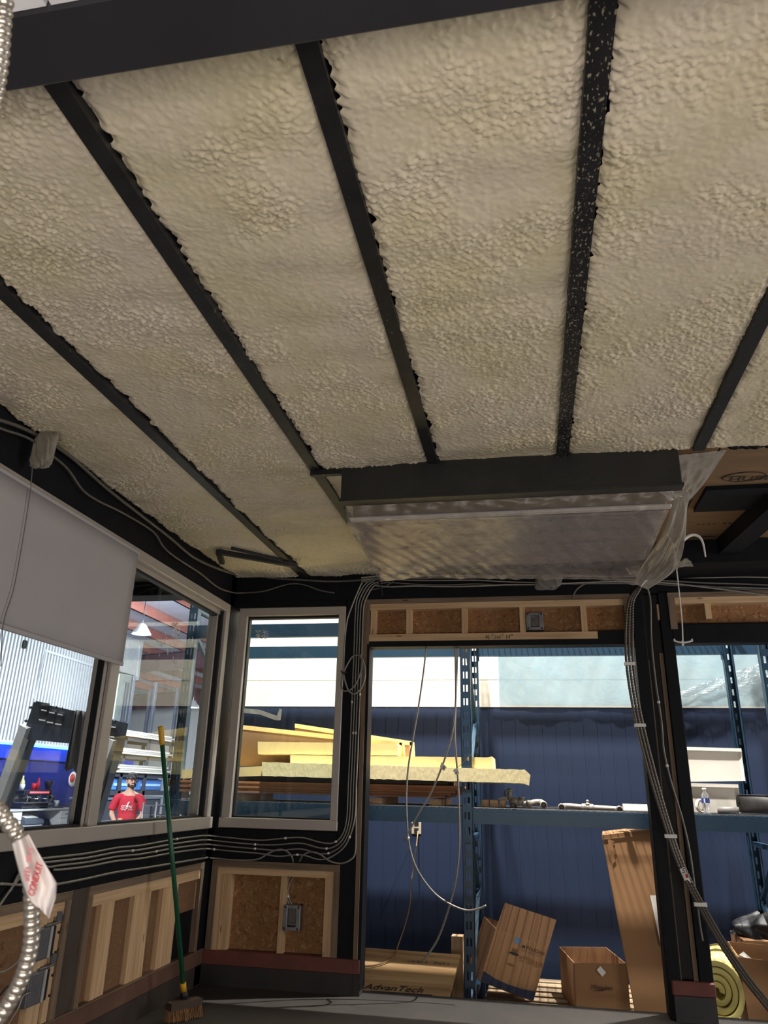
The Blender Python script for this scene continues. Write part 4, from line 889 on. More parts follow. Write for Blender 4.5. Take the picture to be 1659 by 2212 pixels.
# ---- cables
def cable(label, pts, r=.0062, m=cable_m, group=None, cat='cable', name='cable', k=6, seg=7, clips=()):
    P = smooth(pts, k); o = MB().tube(P, r, seg).build(name, m); tag(o, label, cat, group)
    for t in clips:
        i = int(t*(len(P)-2)); d = (P[i+1]-P[i]).normalized()
        MB().cyl(P[i]-d*.008, P[i]+d*.008, r*1.35, 8).build('cable_tie', white_pl, o)
    return o
yc = YB-.016; xc = XL+.016
ords = ['topmost', 'second', 'third', 'lowest']
for k in range(4):
    dy = 9.5*k; pts = []
    left = [(101, 1853), (130, 1850), (189, 1843), (253, 1831), (304, 1826), (371, 1814), (429, 1806), (447, 1805)]
    if k == 1: left = [(-30, 1990+3), (0, 1950), (40, 1895), (75, 1862)]+left
    if k == 2: left = [(22, 1918), (40, 1882), (62, 1858), (85, 1846)]+left
    if k == 0: left = [(60, 1858)]+left
    if k == 3: left = [(116, 1850)]+left[1:]
    for j, (px, py) in enumerate(left): pts.append(X(px, py+dy*(1 if px > 95 else .4), xc+.003*(k % 2)))
    for px, py in ((462, 1806), (500, 1810), (560, 1815), (600, 1812), (650, 1809), (690, 1819), (718, 1821)): pts.append(Y(px, py+dy+(3*k if 590 < px < 700 else 0), yc-.004*(k % 2)))
    dx = 5.6*k
    for px, py in ((738-3*k*0+dx*.6, 1806+dy*.6), (749, 1770), (752.5, 1700), (757, 1600), (761, 1500), (765, 1400), (768, 1320), (773, 1290), (788, 1263), (803, 1254)): pts.append(Y(px+(dx if py < 1790 else 0), py+(k*2.0 if py < 1300 else 0), yc-.02-.003*k if py < 1300 else yc-.004*k))
    cable('grey armoured cable along the left wall and up beside the window, %s of four' % ords[k], pts, .0056, cable_m, 'armoured cables under the windows', clips=(.25+.03*k, .5, .62+.01*k, .8))
cable('grey cable running low over the left wood frames into the back bay', [X(0, 1909, xc), X(55, 1912, xc), X(115, 1911, xc), X(180, 1899, xc), X(250, 1884, xc), X(330, 1872, xc), X(438, 1854, xc), Y(455, 1853, yc), Y(510, 1858, yc), Y(556, 1856, yc), Y(580, 1843, yc), Y(602, 1835, yc), Y(618, 1838, yc), Y(630, 1850, yc), Y(634, 1866, yc+.03)])
cable('grey cable looping out of the back bay towards the opening jamb', [Y(645, 1866, yc+.03), Y(654, 1848, yc), Y(672, 1840, yc-.01), Y(692, 1846, yc-.01), Y(712, 1860, yc-.01), Y(736, 1865, yc-.01), Y(756, 1858, yc-.01), Y(767, 1843, yc), Y(769, 1800, yc), Y(770, 1700, yc)])
cable('grey cable bowing out left of the bunch beside the back window', [Y(800, 1245, yc-.03), Y(784, 1256, yc-.03), Y(772, 1280, yc-.03), Y(760, 1310, yc-.03), Y(750, 1340, yc-.03), Y(745, 1380, yc-.02), Y(743, 1420, yc-.02), Y(742, 1452, yc-.03)], .006)
# coil hung on the bunch
co = thing('cable_coil', 'small coil of grey cable tied beside the back window', 'cable coil', Y(762, 1500, yc-.06))
MB().tube(smooth([Y(742, 1452, yc-.05), Y(760, 1420, yc-.05), Y(775, 1416, yc-.06), Y(782, 1430, yc-.06), Y(779, 1452, yc-.06), Y(770, 1475, yc-.06), Y(757, 1490, yc-.06), Y(742, 1492, yc-.06), Y(737, 1478, yc-.06), Y(741, 1455, yc-.06), Y(745, 1470, yc-.07), Y(752, 1490, yc-.07), Y(763, 1499, yc-.07), Y(776, 1492, yc-.07), Y(786, 1474, yc-.07), Y(789, 1450, yc-.07), Y(785, 1430, yc-.07), Y(778, 1414, yc-.06)]), .006, 7).build('loop', cable_m, co)
MB().tube([Y(737, 1450, yc-.075), Y(742, 1455, yc-.085), Y(748, 1451, yc-.075)], .006, 6).build('tie', gasket, co)
# bunch along the header
top = ['first', 'second', 'third', 'fourth', 'fifth', 'sixth', 'seventh']
random.seed(3)
for k in range(7):
    b0 = 1246+k*3.2; pts = [Y(800+2*k, 1250+k*2.5, yc-.04)] if k > 3 else [Y(780, 1248+3*k, yc-.045), Y(800, 1246+3*k, yc-.045)]
    for j, px in enumerate((840, 900, 960, 1030, 1100, 1180, 1250, 1320, 1390, 1450, 1520, 1600, 1700)):
        sag = 7*math.sin((px-800)/230+k*1.3)*(.4+.1*k)+random.uniform(-2, 2)
        fan = (px-1400)*.085*(k-2.0)/3 if px > 1400 else 0
        pts.append(Y(px, b0-4+sag*.8+fan, yc-.035-.006*(k % 4)))
    cable('grey cable in the bunch along the black header, %s from the top' % top[k], pts, .0056 if k % 3 else .0068, cable_d if k % 2 else cable_m, 'cable bunch along the header')
cable('grey cable rising to the right edge above the bunch', [Y(1545, 1234, 5.2), Y(1600, 1226, 5.15), Y(1665, 1212, 5.1)], .006)
cable('short dark cable bending down from the bunch into the header top', [Y(1285, 1256, yc-.04), Y(1262, 1262, yc-.04), Y(1245, 1274, yc-.03), Y(1236, 1292, yc)], .007, cable_d)
cable('dark cable slanting down from the black strap over the header', [Y(860, 1246, yc-.03), Y(840, 1262, yc-.02), Y(822, 1270, yc-.02), Y(790, 1276, yc-.02)], .005, cable_d)
o = MB().bar(Y(816, 1232, yc-.06), Y(825, 1288, yc-.03), .028, .006).build('strap', gasket); tag(o, 'short black strap holding the cable bunch under the film corner', 'strap')
def wad(name, c, sx, sz, m, label):
    random.seed(11)
    def fn(u, v):
        t = 2*math.pi*u; ph = math.pi*v; r = 1+.10*math.sin(3*t+2*ph)*math.sin(ph)+.07*math.sin(11*t-7*ph); pw = lambda a: math.copysign(abs(a)**.55, a)
        return (c.x+sx*r*pw(math.cos(t)*math.sin(ph))+.25*sx*math.cos(ph), c.y+.03*r*math.sin(t)*math.sin(ph), c.z+sz*r*pw(math.cos(ph)))
    o = MB().grid(fn, 36, 18, False).build(name, m); tag(o, label, 'tape')
wad('tape_wad', Y(1185, 1257, 5.20), .085, .055, plain('grey_tape_dull', S(116, 112, 106), .6, 0, .1, 20, .4, 40), 'torn wad of grey tape stuck on the cable bunch')
wad('tape_wad', A(96, 972, x=XL+.09), .05, .085, plain('dusty_tape', S(140, 134, 122), .7, 0, .15, 20, .4, 40), 'dusty grey tape wrap around the cables at upper left')
cable('grey cable sagging along the left header beam and round the corner', [X(-40, 900, XL+.05), X(0, 925, XL+.05), X(60, 946, XL+.05), X(100, 975, XL+.05), X(145, 1012, XL+.03), X(178, 1058, XL+.03), X(212, 1082, XL+.03), X(265, 1108, XL+.03), X(330, 1148, XL+.03), X(352, 1180, XL+.03), X(378, 1203, XL+.03), X(432, 1238, XL+.03), X(470, 1268, XL+.03), X(500, 1279, XL+.03), Y(520, 1281, yc), Y(570, 1277, yc), Y(622, 1262, yc), Y(655, 1263, yc), Y(690, 1275, yc), Y(722, 1281, yc)], .0065, cable_d)
cable('thicker grey cable under the foam edge of the left wall', [X(-40, 905, XL+.04), X(0, 908, XL+.04), X(70, 935, XL+.04), X(150, 985, XL+.03), X(230, 1055, XL+.03), X(300, 1110, XL+.03), X(365, 1160, XL+.03), X(420, 1205, XL+.03), X(480, 1232, XL+.03), Y(530, 1245, yc), Y(640, 1252, yc), Y(720, 1256, yc), Y(800, 1252, yc-.03)], .009, cable_d)
# three conduits down the right post
for k in range(3):
    dx = 7*k
    pts = [Y(1392-3*k, 1262, 5.16), Y(1372+k*4, 1276, 5.14), Y(1358+dx*.7, 1300, 5.13), Y(1352+dx, 1350, 5.12), Y(1353+dx, 1430, 5.12), Y(1364+dx, 1510, 5.12), Y(1381+dx, 1590, 5.12), Y(1408+dx*.9, 1690, 5.10), Y(1432+dx*.8, 1770, 5.08), Y(1462+dx*.8, 1860, 5.05), Y(1495+dx*.8, 1930, 5.0), Y(1545+dx*.9, 2022, 4.9), Y(1600+dx, 2106, 4.8), Y(1660+dx, 2182, 4.7), Y(1720+dx, 2262, 4.6)]
    P_ = smooth(pts, 40)
    L_ = [0]
    for i in range(1, len(P_)): L_.append(L_[-1]+(P_[i]-P_[i-1]).length)
    rad = [.0092*(1+.10*math.sin(2*math.pi*l/.019)) for l in L_]
    o = MB().tube(P_, .009, 8, rad=rad).build('conduit', plain('flex_conduit_steel', S(104, 97, 90), .4, .6, .1, 40)); tag(o, 'flexible metal conduit sweeping down across the right post, %s of three' % ('left one', 'middle one', 'right one')[k], 'conduit', 'conduits across the right post')
    if k == 1:
        for t in (.29, .41, .60, .735):
            i = int(t*(len(P_)-1)); d = (P_[i+1]-P_[i]).normalized(); s_ = Vector((1, 0, -d.x/d.z*0)).normalized()
            MB().bar(P_[i]-s_*.034-Vector((0, .012, 0)), P_[i]+s_*.034-Vector((0, .012, 0)), .004, .020).bar(P_[i]-s_*.034+Vector((0, .012, 0)), P_[i]+s_*.034+Vector((0, .012, 0)), .004, .020).build('cable_tie', white_pl, o)
        lt = MB().prism([Y(1468, 1878, 5.0), Y(1478, 1872, 5.0), Y(1489, 1893, 4.99), Y(1493, 1907, 4.99), Y(1484, 1900, 4.99), Y(1479, 1903, 4.99)], (0, -.002, 0)).build('wire_label', paper, o)
        lt = text('5:', Y(1472, 1885, 4.985), (1, 0, -.3), (.3, 0, 1), .04, ink, o)
        MB().prism([Y(1480, 1890, 4.985), Y(1485, 1888, 4.985), Y(1487, 1895, 4.985), Y(1483, 1897, 4.985)], (0, -.001, 0)).build('label_mark', plain('red_ink', S(150, 30, 40)), o)
cable('single grey cable hanging down the right side of the post', [Y(1398, 1268, 5.2), Y(1405, 1300, 5.22), Y(1407, 1380, 5.24), Y(1416, 1470, 5.24), Y(1429, 1560, 5.24), Y(1434, 1620, 5.24), Y(1450, 1690, 5.24), Y(1473, 1765, 5.23), Y(1490, 1840, 5.2), Y(1500, 1910, 5.2), Y(1507, 1960, 5.2), Y(1512, 2000, 5.2), Y(1518, 2033, 5.2)], .0068, cable_d, clips=(.3, .47))
# ---- cables hanging in the big opening
hy = YB+.06
cable('grey cable hanging in the opening with a hooked free end', [Y(921, 1396, hy), Y(915, 1450, hy), Y(905, 1520, hy), Y(893, 1590, hy), Y(883, 1650, hy), Y(878, 1710, hy), Y(879, 1770, hy), Y(885, 1830, hy), Y(902, 1880, hy), Y(935, 1926, hy), Y(970, 1952, hy), Y(1005, 1966, hy), Y(1030, 1964, hy), Y(1050, 1956, hy)], .0064, cable_m, 'cables hanging in the opening', clips=(.52,))
h2 = cable('grey cable hanging in the opening, crossing down to the left', [Y(983, 1396, hy+.01), Y(984, 1450, hy+.01), Y(984, 1520, hy+.01), Y(977, 1585, hy), Y(957, 1650, hy), Y(930, 1715, hy), Y(903, 1760, hy), Y(873, 1816, hy)], .0064, cable_m, 'cables hanging in the opening')
h3 = cable('grey cable hanging in the opening beside the slotted post', [Y(988, 1396, hy+.02), Y(987, 1450, hy+.02), Y(984, 1530, hy+.02), Y(983, 1600, hy+.02), Y(989, 1680, hy+.02), Y(992, 1760, hy+.02), Y(992, 1830, hy+.02), Y(985, 1900, hy+.03), Y(970, 1960, hy+.05), Y(945, 2030, hy+.08), Y(912, 2078, hy+.1)], .0068, cable_m, 'cables hanging in the opening')
def flag(o, pts, y, t, sz, col):
    MB().prism([Y(a, b, y) for a, b in pts], (0, -.002, 0)).build('wire_label', paper, o)
    cx_ = sum(p[0] for p in pts)/4; cy_ = sum(p[1] for p in pts)/4
    text(t, Y(cx_-4, cy_+4, y-.004), (.8, 0, -.6), (.6, 0, .8), sz, col, o)
rd = plain('red_ink', S(150, 30, 40))
flag(h2, [(954, 1646), (965, 1657), (959, 1666), (950, 1657)], hy-.01, '9', .036, rd)
flag(h3, [(988, 1658), (992, 1671), (986, 1675), (978, 1664)], hy+.01, '1', .03, ink)
cable('thin wire sticking out of the label across the slotted post', [Y(988, 1658, hy), Y(1000, 1648, hy), Y(1020, 1627, hy)], .002, steel, cat='wire')
pc = A(903, 1795, y=YW-.02)
cable('tan extension cord from the blue wall socket down over the leaning board', [pc, A(897, 1850, y=6.9), A(889, 1900, y=6.8), A(886, 1950, y=6.6), A(876, 1995, y=6.4), A(866, 2025, y=6.3), A(858, 2048, y=6.12), onb(855, 2064)+nrm*.01, onb(848, 2074)+nrm*.01, onb(830, 2083)+nrm*.01, onb(805, 2090)+nrm*.01, onb(779, 2092)+nrm*.01], .005, plain('tan_cord', S(150, 122, 84), .6), cat='cord', name='extension_cord')
# ---- electrical boxes
def ebox(c, w_, h_, label, nx, par=None):
    # nx: 'y' faces the camera from the back wall, 'x' faces into the room from the left wall
    t = thing('junction_box', label, 'electrical box', c-Vector((0, 0, h_/2)), 'metal junction boxes')
    def bb(u0, v0, d0, u1, v1, d1, nm, m, bev=.0):
        if nx == 'y': lo, hi = (c.x+u0, c.y-d0, c.z+v0), (c.x+u1, c.y-d1, c.z+v1)
        else: lo, hi = (c.x+d0, c.y+u0, c.z+v0), (c.x+d1, c.y+u1, c.z+v1)
        return MB().box(lo, hi, None, bev).build(nm, m, t)
    W, H = w_/2, h_/2; f = .028
    bb(-W, -H, -.045, W, H, -.04, 'back_plate', steel)
    for a in ((-W, -H, -W+.004, H), (W-.004, -H, W, H), (-W, -H, W, -H+.004), (-W, H-.004, W, H)): bb(a[0], a[1], -.045, a[2], a[3], .012, 'box_side', steel)
    for a in ((-W, -H, -W+f, H), (W-f, -H, W, H), (-W+f, -H, W-f, -H+f*.8), (-W+f, H-f*.8, W-f, H)): bb(a[0], a[1], .012, a[2], a[3], .018, 'plaster_ring', steel, .002)
    for sx in (-1, 1):
        for sz in (-1, 1): bb(sx*(W-.012)-.006, sz*(H-.012)-.006, .018, sx*(W-.012)+.006, sz*(H-.012)+.006, .021, 'screw', gasket, .002)
    mb = MB(); P0 = lambda u, v, d: Vector((c.x+u, c.y-d, c.z+v)) if nx == 'y' else Vector((c.x+d, c.y+u, c.z+v))
    mb.tube(smooth([P0(-.02, H-.03, -.035), P0(.0, 0, -.01), P0(.015, -.03, -.02), P0(-.01, -.04, -.03)]), .004, 6); mb.tube(smooth([P0(.02, H-.03, -.035), P0(-.01, .01, -.02), P0(-.02, -.03, -.02)]), .004, 6)
    mb.build('wires', plain('wire_tan', S(160, 140, 112)), t); return t
c1 = Y(631, 1982, YB+.02); ebox(c1, .115, .150, 'galvanised junction box in the low strand-board bay of the back wall', 'y')
c2 = Y(1155, 1343, YB+.02); ebox(c2, .118, .125, 'galvanised junction box in the header over the opening', 'y')
for k in range(2):
    cable('%s of two short cables dropping into the low junction box' % ('left', 'right')[k], [Y(626+9*k, 1892, YB+.05), Y(618+6*k, 1915, YB+.05), Y(617+5*k, 1933, YB+.05), Y(625+5*k, 1952, YB+.05), Y(640+4*k, 1966, YB+.05), Y(644+3*k, 1976, YB+.04)], .0058, cable_m, 'cables into the low junction box', clips=(.47,))
cable('thin tan wire looping from the header junction box to the top plate', [Y(1172, 1355, YB+.06), Y(1195, 1362, YB+.05), Y(1220, 1366, YB+.05), Y(1240, 1357, YB+.05), Y(1247, 1335, YB+.05), Y(1243, 1312, YB+.06)], .003, plain('wire_tan', S(160, 140, 112)), cat='wire')
for (px, py, lb) in ((108, 2032, 'upper of two grey double boxes on the left wall stud'), (94, 2126, 'lower of two grey double boxes on the left wall stud')):
    c = A(px, py, x=XL-.01)
    t = thing('junction_box', lb, 'electrical box', c-Vector((0, .04, .09)), 'grey double boxes')
    dg = plain('dark_galvanised', S(112, 113, 118), .45, .35, .15, 14); br_ = plain('bright_rail', S(190, 190, 190), .35, .3, .1, 14)
    MB().box((XL-.038, c.y-.135, c.z-.066), (XL+.004, c.y+.012, c.z+.066), None, .004).build('box_body', dg, t)
    MB().box((XL+.004, c.y-.128, c.z-.060), (XL+.008, c.y-.04, c.z+.060), None, .002).build('cover', dg, t)
    MB().box((XL+.004, c.y-.036, c.z-.064), (XL+.016, c.y-.022, c.z+.064), None, .003).build('mounting_rail', br_, t)
    MB().box((XL+.004, c.y-.018, c.z-.060), (XL+.006, c.y+.010, c.z+.060), None, .001).build('opening', gasket, t)
    MB().box((XL-.02, c.y-.07, c.z+.066), (XL+.008, c.y+.040, c.z+.074), None, .002).box((XL-.012, c.y+.02, c.z+.072), (XL+.005, c.y+.05, c.z+.115), None, .002).build('bracket', dg, t)
    for k in range(2): MB().cyl((XL+.006, c.y+.03, c.z-.05+.08*k), (XL+.012, c.y+.03, c.z-.05+.08*k), .006, 8).build('screw', gasket, t)
cable('thin armoured cable curving out below the upper double box', [X(48, 2060, XL+.02), X(35, 2080, XL+.02), X(12, 2097, XL+.02), X(-20, 2105, XL+.02)], .004, cable_m)
cable('thin armoured cable dropping from the lower double box', [X(66, 2145, XL+.03), X(50, 2152, XL+.03), X(38, 2180, XL+.03), X(18, 2212, XL+.03), X(-5, 2250, XL+.03)], .004, cable_m)
cable('black cable looping left of the lower double box', [X(40, 2125, XL+.02), X(18, 2130, XL+.02), X(4, 2145, XL+.02), X(-10, 2165, XL+.02)], .004, blackpl)
# ---- broom
bt0 = A(347, 1569, x=XL+.075); bt1 = A(397, 2141, z=ZF+.13)
br = thing('broom', 'push broom with green handle and yellow grip leaning on the left window', 'broom', (bt1.x, bt1.y, ZF))
grn = plain('green_fibreglass', S(28, 92, 66), .35, 0, .06, 5); yel = plain('yellow_plastic', S(226, 172, 40), .5, 0, .06, 12)
dB = (bt1-bt0).normalized(); L_ = (bt1-bt0).length
MB().cyl(bt0+dB*.10, bt1, .0135, 14).build('handle', grn, br)
MB().lathe([(.0155, 0), (.0168, .004)]+[(.0168-.0012*(i % 2), .01+.0075*i) for i in range(12)]+[(.016, .105)], bt0, dB, 14).build('grip', yel, br)
MB().cyl(bt1-dB*.045, bt1+dB*.0, .0165, 14).build('collar', yel, br)
MB().lathe([(.017, 0), (.022, .01), (.024, .05)], bt1, dB, 12).build('socket', blackpl, br)
hx_ = Vector((.55, .83, 0)).normalized(); hc = Vector((bt1.x+.02, bt1.y-.02, ZF+.075))
MB().bar(hc-hx_*.10, hc+hx_*.10, .06, .035).build('head_block', plain('dark_block', S(70, 54, 42), .7), br)
mb = MB(); random.seed(5)
for i in range(260):
    p = hc+hx_*random.uniform(-.097, .097)+Vector((hx_.y, -hx_.x, 0))*random.uniform(-.028, .028); q = p+Vector((random.uniform(-.02, .02), random.uniform(-.02, .02), 0)); mb.bar((p.x, p.y, ZF+.062), (q.x, q.y, ZF+.002), .004, .004)
o = mb.build('bristles', plain('tan_bristle', S(140, 104, 68), .8, 0, .3, 40), br); o['kind'] = 'stuff'
# ---- foreground flexible conduit
dist = .98
P_ = smooth([D(40, -330, .9), D(16, -60, .92), D(6, 60, .94), D(-6, 180, .95), D(-60, 480, .97), D(-125, 900, 1.0), D(-135, 1300, 1.0), D(-90, 1600, 1.0), D(-30, 1715, .99), D(8, 1765, .98), D(42, 1812, .98), D(62, 1865, .98), D(68, 1925, .98), D(69, 1975, .98), D(68, 2030, .98), D(58, 2080, .98), D(42, 2125, .98), D(12, 2178, .98), D(-40, 2250, .98), D(-120, 2380, .98)], 60)
L_ = [0]
for i in range(1, len(P_)): L_.append(L_[-1]+(P_[i]-P_[i-1]).length)
fc = thing('flexible_conduit', 'ribbed steel flexible conduit close at the left with red and white tag', 'conduit', P_[-1])
rad = [.0080+.0028*abs(math.sin(math.pi*l/.0112))**.6 for l in L_]
MB().tube(P_, .01, 16, rad=rad).build('hose', plain('bright_flex_steel', S(196, 188, 176), .28, .75, .08, 20), fc)
tgm = plain('white_tag', S(232, 222, 218), .6)
def tagf(u, v):
    row = [((27, 1822), (62, 1802)), ((36, 1860), (82, 1840)), ((46, 1900), (106, 1880)), ((57, 1930), (122, 1908)), ((66, 1946), (120, 1940)), ((92, 1968), (106, 1984))]
    f = v*(len(row)-1); i = min(int(f), len(row)-2); t = f-i
    a = [row[i][0][j]*(1-t)+row[i+1][0][j]*t for j in (0, 1)]; c = [row[i][1][j]*(1-t)+row[i+1][1][j]*t for j in (0, 1)]
    return D(a[0]+(c[0]-a[0])*u, a[1]+(c[1]-a[1])*u, .962-.012*math.sin(math.pi*min(1, u*1.6))*(1-.4*v)+.006*math.sin(9*u+6*v))
MB().grid(tagf, 16, 30).build('tag', tgm, fc, thick=.0008)
o_, e_ = D(73, 1938, .945), D(96, 1856, .945)
redm = plain('red_tag_ink', S(212, 52, 72), .6)
text('CONDUIT', o_, e_-o_, D(52, 1900, .945)-D(92, 1914, .945),   .0128, redm, fc, squash=.74, shear=.25)
o_, e_ = D(62, 1905, .944), D(72, 1826, .944); dashes(o_, e_-o_, D(52, 1880, .944)-D(85, 1890, .944), .045, .009, 9, plain('pale_red_ink', S(206, 130, 136)), fc)
# ================================================================== MAIN HALL SEEN THROUGH THE LEFT WINDOW
# ribbed white room wall on the far side
xw = -12.0
wf = root('wall_far', (xw, 17, ZH))
yA, yZ = 8.0, A(303, 1420, x=xw).y; zl = A(100, 1612, x=xw).z
yCut = A(250, 1460, x=xw).y; zCut = A(300, 1462, x=xw).z
MB().box((xw-.1, yA, zl), (xw-.03, yCut, 6.1)).box((xw-.1, yCut, zCut), (xw-.03, yZ, 6.1)).build('wall_panel', plain('rib_gap_grey', S(72, 76, 86), .6), wf)
mb = MB(); y = yA
while y < yZ: mb.box((xw-.03, y, zl if y < yCut else zCut), (xw+.012, y+.066, 6.1)); y += .125
o = mb.build('wall_rib', hallwhite, wf); o['kind'] = 'stuff'
MB().bar(A(97, 1405, x=xw+.03), A(206, 1440, x=xw+.03), .02, .06).bar(A(97, 1405, x=xw+.03), A(74, 1510, x=xw+.03), .06, .02).build('door_trim', hallwhite, wf)
MB().bar(A(303, 1395, x=xw+.02), A(297, 1464, x=xw+.02), .06, .12).bar(A(246, 1456, x=xw+.02), A(298, 1466, x=xw+.02), .05, .10).build('wall_trim', hallwhite, wf)
o = MB().box((xw-.1, A(88, 1430, x=xw).y*0+A(50, 1392, x=xw).y-.06, A(50, 1392, x=xw).z-.1), (xw+.08, A(50, 1392, x=xw).y+.06, A(50, 1392, x=xw).z+.1), None, .02).build('wall_sensor', blackpl); tag(o, 'small black sensor box high on the ribbed wall', 'sensor')
# blue back bar
ble = plain('blue_back_panel', S(30, 62, 196), .5); yb1_ = A(284, 1660, x=xw).y
MB().box((xw-.1, yA, 0.9), (xw-.02, yb1_, zl)).build('blue_panel', plain('deep_blue_panel', S(26, 40, 128), .45), wf)
MB().box((xw-.02, yA, zl-.35), (xw+.05, yb1_, zl-.04), None, .01).build('fascia', ble, wf)
MB().box((xw-.1, yA, ZH), (xw-.02, yb1_, 0.9)).build('dark_panel', plain('dark_under_counter', S(40, 44, 70), .6), wf)
ye = A(283, 1635, x=xw+.08).y
ls = thing('led_strip', 'glowing blue light strip along the top of the blue back bar', 'light strip', (xw+.06, 16, zl-.05))
MB().box((xw+.05, yA, zl-.045), (xw+.09, ye, zl+.01), None, .008).build('diffuser', emit('blue_led', (.08, .36, 1.0), 7.0), ls)
MB().box((xw-.02, yA, zl-.0), (xw+.05, ye, zl+.05)).build('mount', hallwhite, ls)
# duct column right of the ribbed wall
p = A(268, 1500, x=-11.6); o = MB().box((-11.9, A(252, 1500, x=-11.6).y, A(252, 1556, x=-11.6).z), (-11.6, A(285, 1500, x=-11.6).y, A(270, 1458, x=-11.6).z), None, .02).build('air_duct', plain('duct_grey_green', S(190, 204, 202), .35, .3)); o.parent = wf; o.location = o.location-wf.location
# counter and coffee gear
xcn = -11.0
cy0, cy1 = A(18, 1748, x=xcn).y, A(154, 1746, x=xcn).y; czt = A(90, 1747, x=xcn).z
cn = thing('bar_counter', 'white coffee counter with open middle in front of the blue back bar', 'counter', (xcn-.3, (cy0+cy1)/2, ZH))
MB().box((xcn-.65, cy0-.4, czt-.04), (xcn+.03, cy1+.1, czt), None, .008).build('worktop', plain('grey_worktop', S(196, 196, 198), .35), cn)
cab = plain('white_cabinet', S(232, 232, 234), .5)
for a, c in ((cy0-.4, A(49, 1760, x=xcn).y), (A(131, 1760, x=xcn).y, cy1+.1)):
    MB().box((xcn-.6, a, ZH), (xcn-.02, c, czt-.04)).build('cabinet', cab, cn)
    d_ = MB().box((xcn-.02, a+.02, ZH+.1), (xcn, c-.02, czt-.24), None, .004).build('door', cab, cn)
    dr = MB().box((xcn-.02, a+.02, czt-.22), (xcn, c-.02, czt-.06), None, .004).build('drawer', cab, cn)
    MB().box((xcn, (a+c)/2-.07, czt-.14), (xcn+.02, (a+c)/2+.07, czt-.125)).build('handle', steel, dr)
def cy(px): return A(px, 1740, x=xcn-.25).y
m0, m1 = cy(33), cy(91); mz = czt
em = thing('espresso_machine', 'chrome espresso machine with cups on top on the counter', 'coffee machine', (xcn-.28, (m0+m1)/2, mz))
chrome = plain('chrome', S(206, 206, 212), .18, .9, .05, 10); dkm = plain('dark_machine', S(46, 44, 56), .35, .3)
H = (A(60, 1706, x=xcn-.25).z-czt)
MB().box((xcn-.5, m0, mz+.03), (xcn-.08, m1, mz+H*.34), None, .02).build('base', dkm, em)
MB().box((xcn-.5, m0+.02, mz+H*.34), (xcn-.32, m1-.02, mz+H*.8), None, .01).build('back_panel', chrome, em)
MB().box((xcn-.52, m0-.02, mz+H*.72), (xcn-.06, m1+.02, mz+H), None, .02).build('top_case', dkm, em)
MB().box((xcn-.055, m0+.15, mz+H*.82), (xcn-.045, m1-.12, mz+H*.92)).build('red_trim', emit('red_glow', (1, .12, .16), 1.2), em)
MB().box((xcn-.3, m0, mz+H*.30), (xcn-.03, m1, mz+H*.36), None, .005).build('drip_tray', chrome, em)
for k in range(2):
    yy = m0+(m1-m0)*(.36+.33*k); MB().cyl((xcn-.18, yy, mz+H*.55), (xcn-.18, yy, mz+H*.74), .04).cyl((xcn-.18, yy, mz+H*.56), (xcn+.02, yy+.03, mz+H*.53), .013).build('group_head', chrome, em)
for k in range(4): MB().cyl((xcn-.12-.3*(k % 2), m0+.06+(m1-m0-.12)*(k//2), mz), (xcn-.12-.3*(k % 2), m0+.06+(m1-m0-.12)*(k//2), mz+.035), .025).build('foot', dkm, em)
for k in range(2): MB().tube(smooth([(xcn-.06, m0+.05+(m1-m0-.1)*k, mz+H*.72), (xcn, m0+.04+(m1-m0-.08)*k, mz+H*.62), (xcn-.02, m0+.05+(m1-m0-.1)*k, mz+H*.40)]), .009, 6).build('steam_wand', chrome, em)
for k, (px, m, lb) in enumerate(((45, white_pl, 'white cup on top of the coffee machine'), (70, plain('red_cup', S(214, 40, 60)), 'red cup on top of the coffee machine'), (79, plain('tall_red', S(196, 40, 66)), 'tall red bottle on top of the coffee machine'))):
    yy = cy(px); hh_ = (.12, .14, .26)[k]; rr = (.055, .055, .045)[k]
    prof = [(rr*.75, 0), (rr, hh_*.55), (rr, hh_), (rr*.85, hh_)] if k < 2 else [(rr, 0), (rr, hh_*.6), (rr*.4, hh_*.78), (rr*.4, hh_)]
    o = MB().lathe(prof, (xcn-.3, yy, mz+H), seg=12).build(('cup', 'cup', 'bottle')[k], m); tag(o, lb, ('cup', 'cup', 'bottle')[k])
yy = cy(48); o = MB().lathe([(.05, 0), (.055, .16), (.02, .24), (.018, .30)], (xcn-.42, yy+.1, mz+H), seg=12).build('bottle', plain('pale_bottle', S(206, 200, 150))); tag(o, 'pale syrup bottle behind the cup on the coffee machine', 'bottle')
gy = cy(101); gr = thing('coffee_grinder', 'dark coffee grinder with clear hopper beside the coffee machine', 'coffee grinder', (xcn-.28, gy, mz))
MB().box((xcn-.4, gy-.1, mz), (xcn-.14, gy+.1, mz+.10), None, .02).box((xcn-.38, gy-.085, mz+.10), (xcn-.2, gy+.085, mz+.38), None, .02).build('body', chrome, gr)
MB().lathe([(.05, 0), (.11, .20), (.11, .22)], (xcn-.29, gy, mz+.38), seg=16).build('hopper', plain('smoky_hopper', S(60, 54, 70), .2), gr)
MB().cyl((xcn-.2, gy, mz+.24), (xcn-.08, gy, mz+.22), .03).build('spout', dkm, gr)
ty = cy(121); o = MB().lathe([(.02, 0), (.17, 0), (.18, .03), (.16, .03), (.15, .012)], (xcn-.25, ty, mz), seg=20).build('round_tray', plain('grey_tray', S(90, 86, 92))); tag(o, 'round dark tray on the right end of the counter', 'tray')
o = MB().lathe([(.045, 0), (.06, .13), (.055, .13), (.042, .01)], (xcn-.25, ty, mz+.032), seg=14).build('cup', white_pl); tag(o, 'white paper cup standing on the round tray', 'cup')
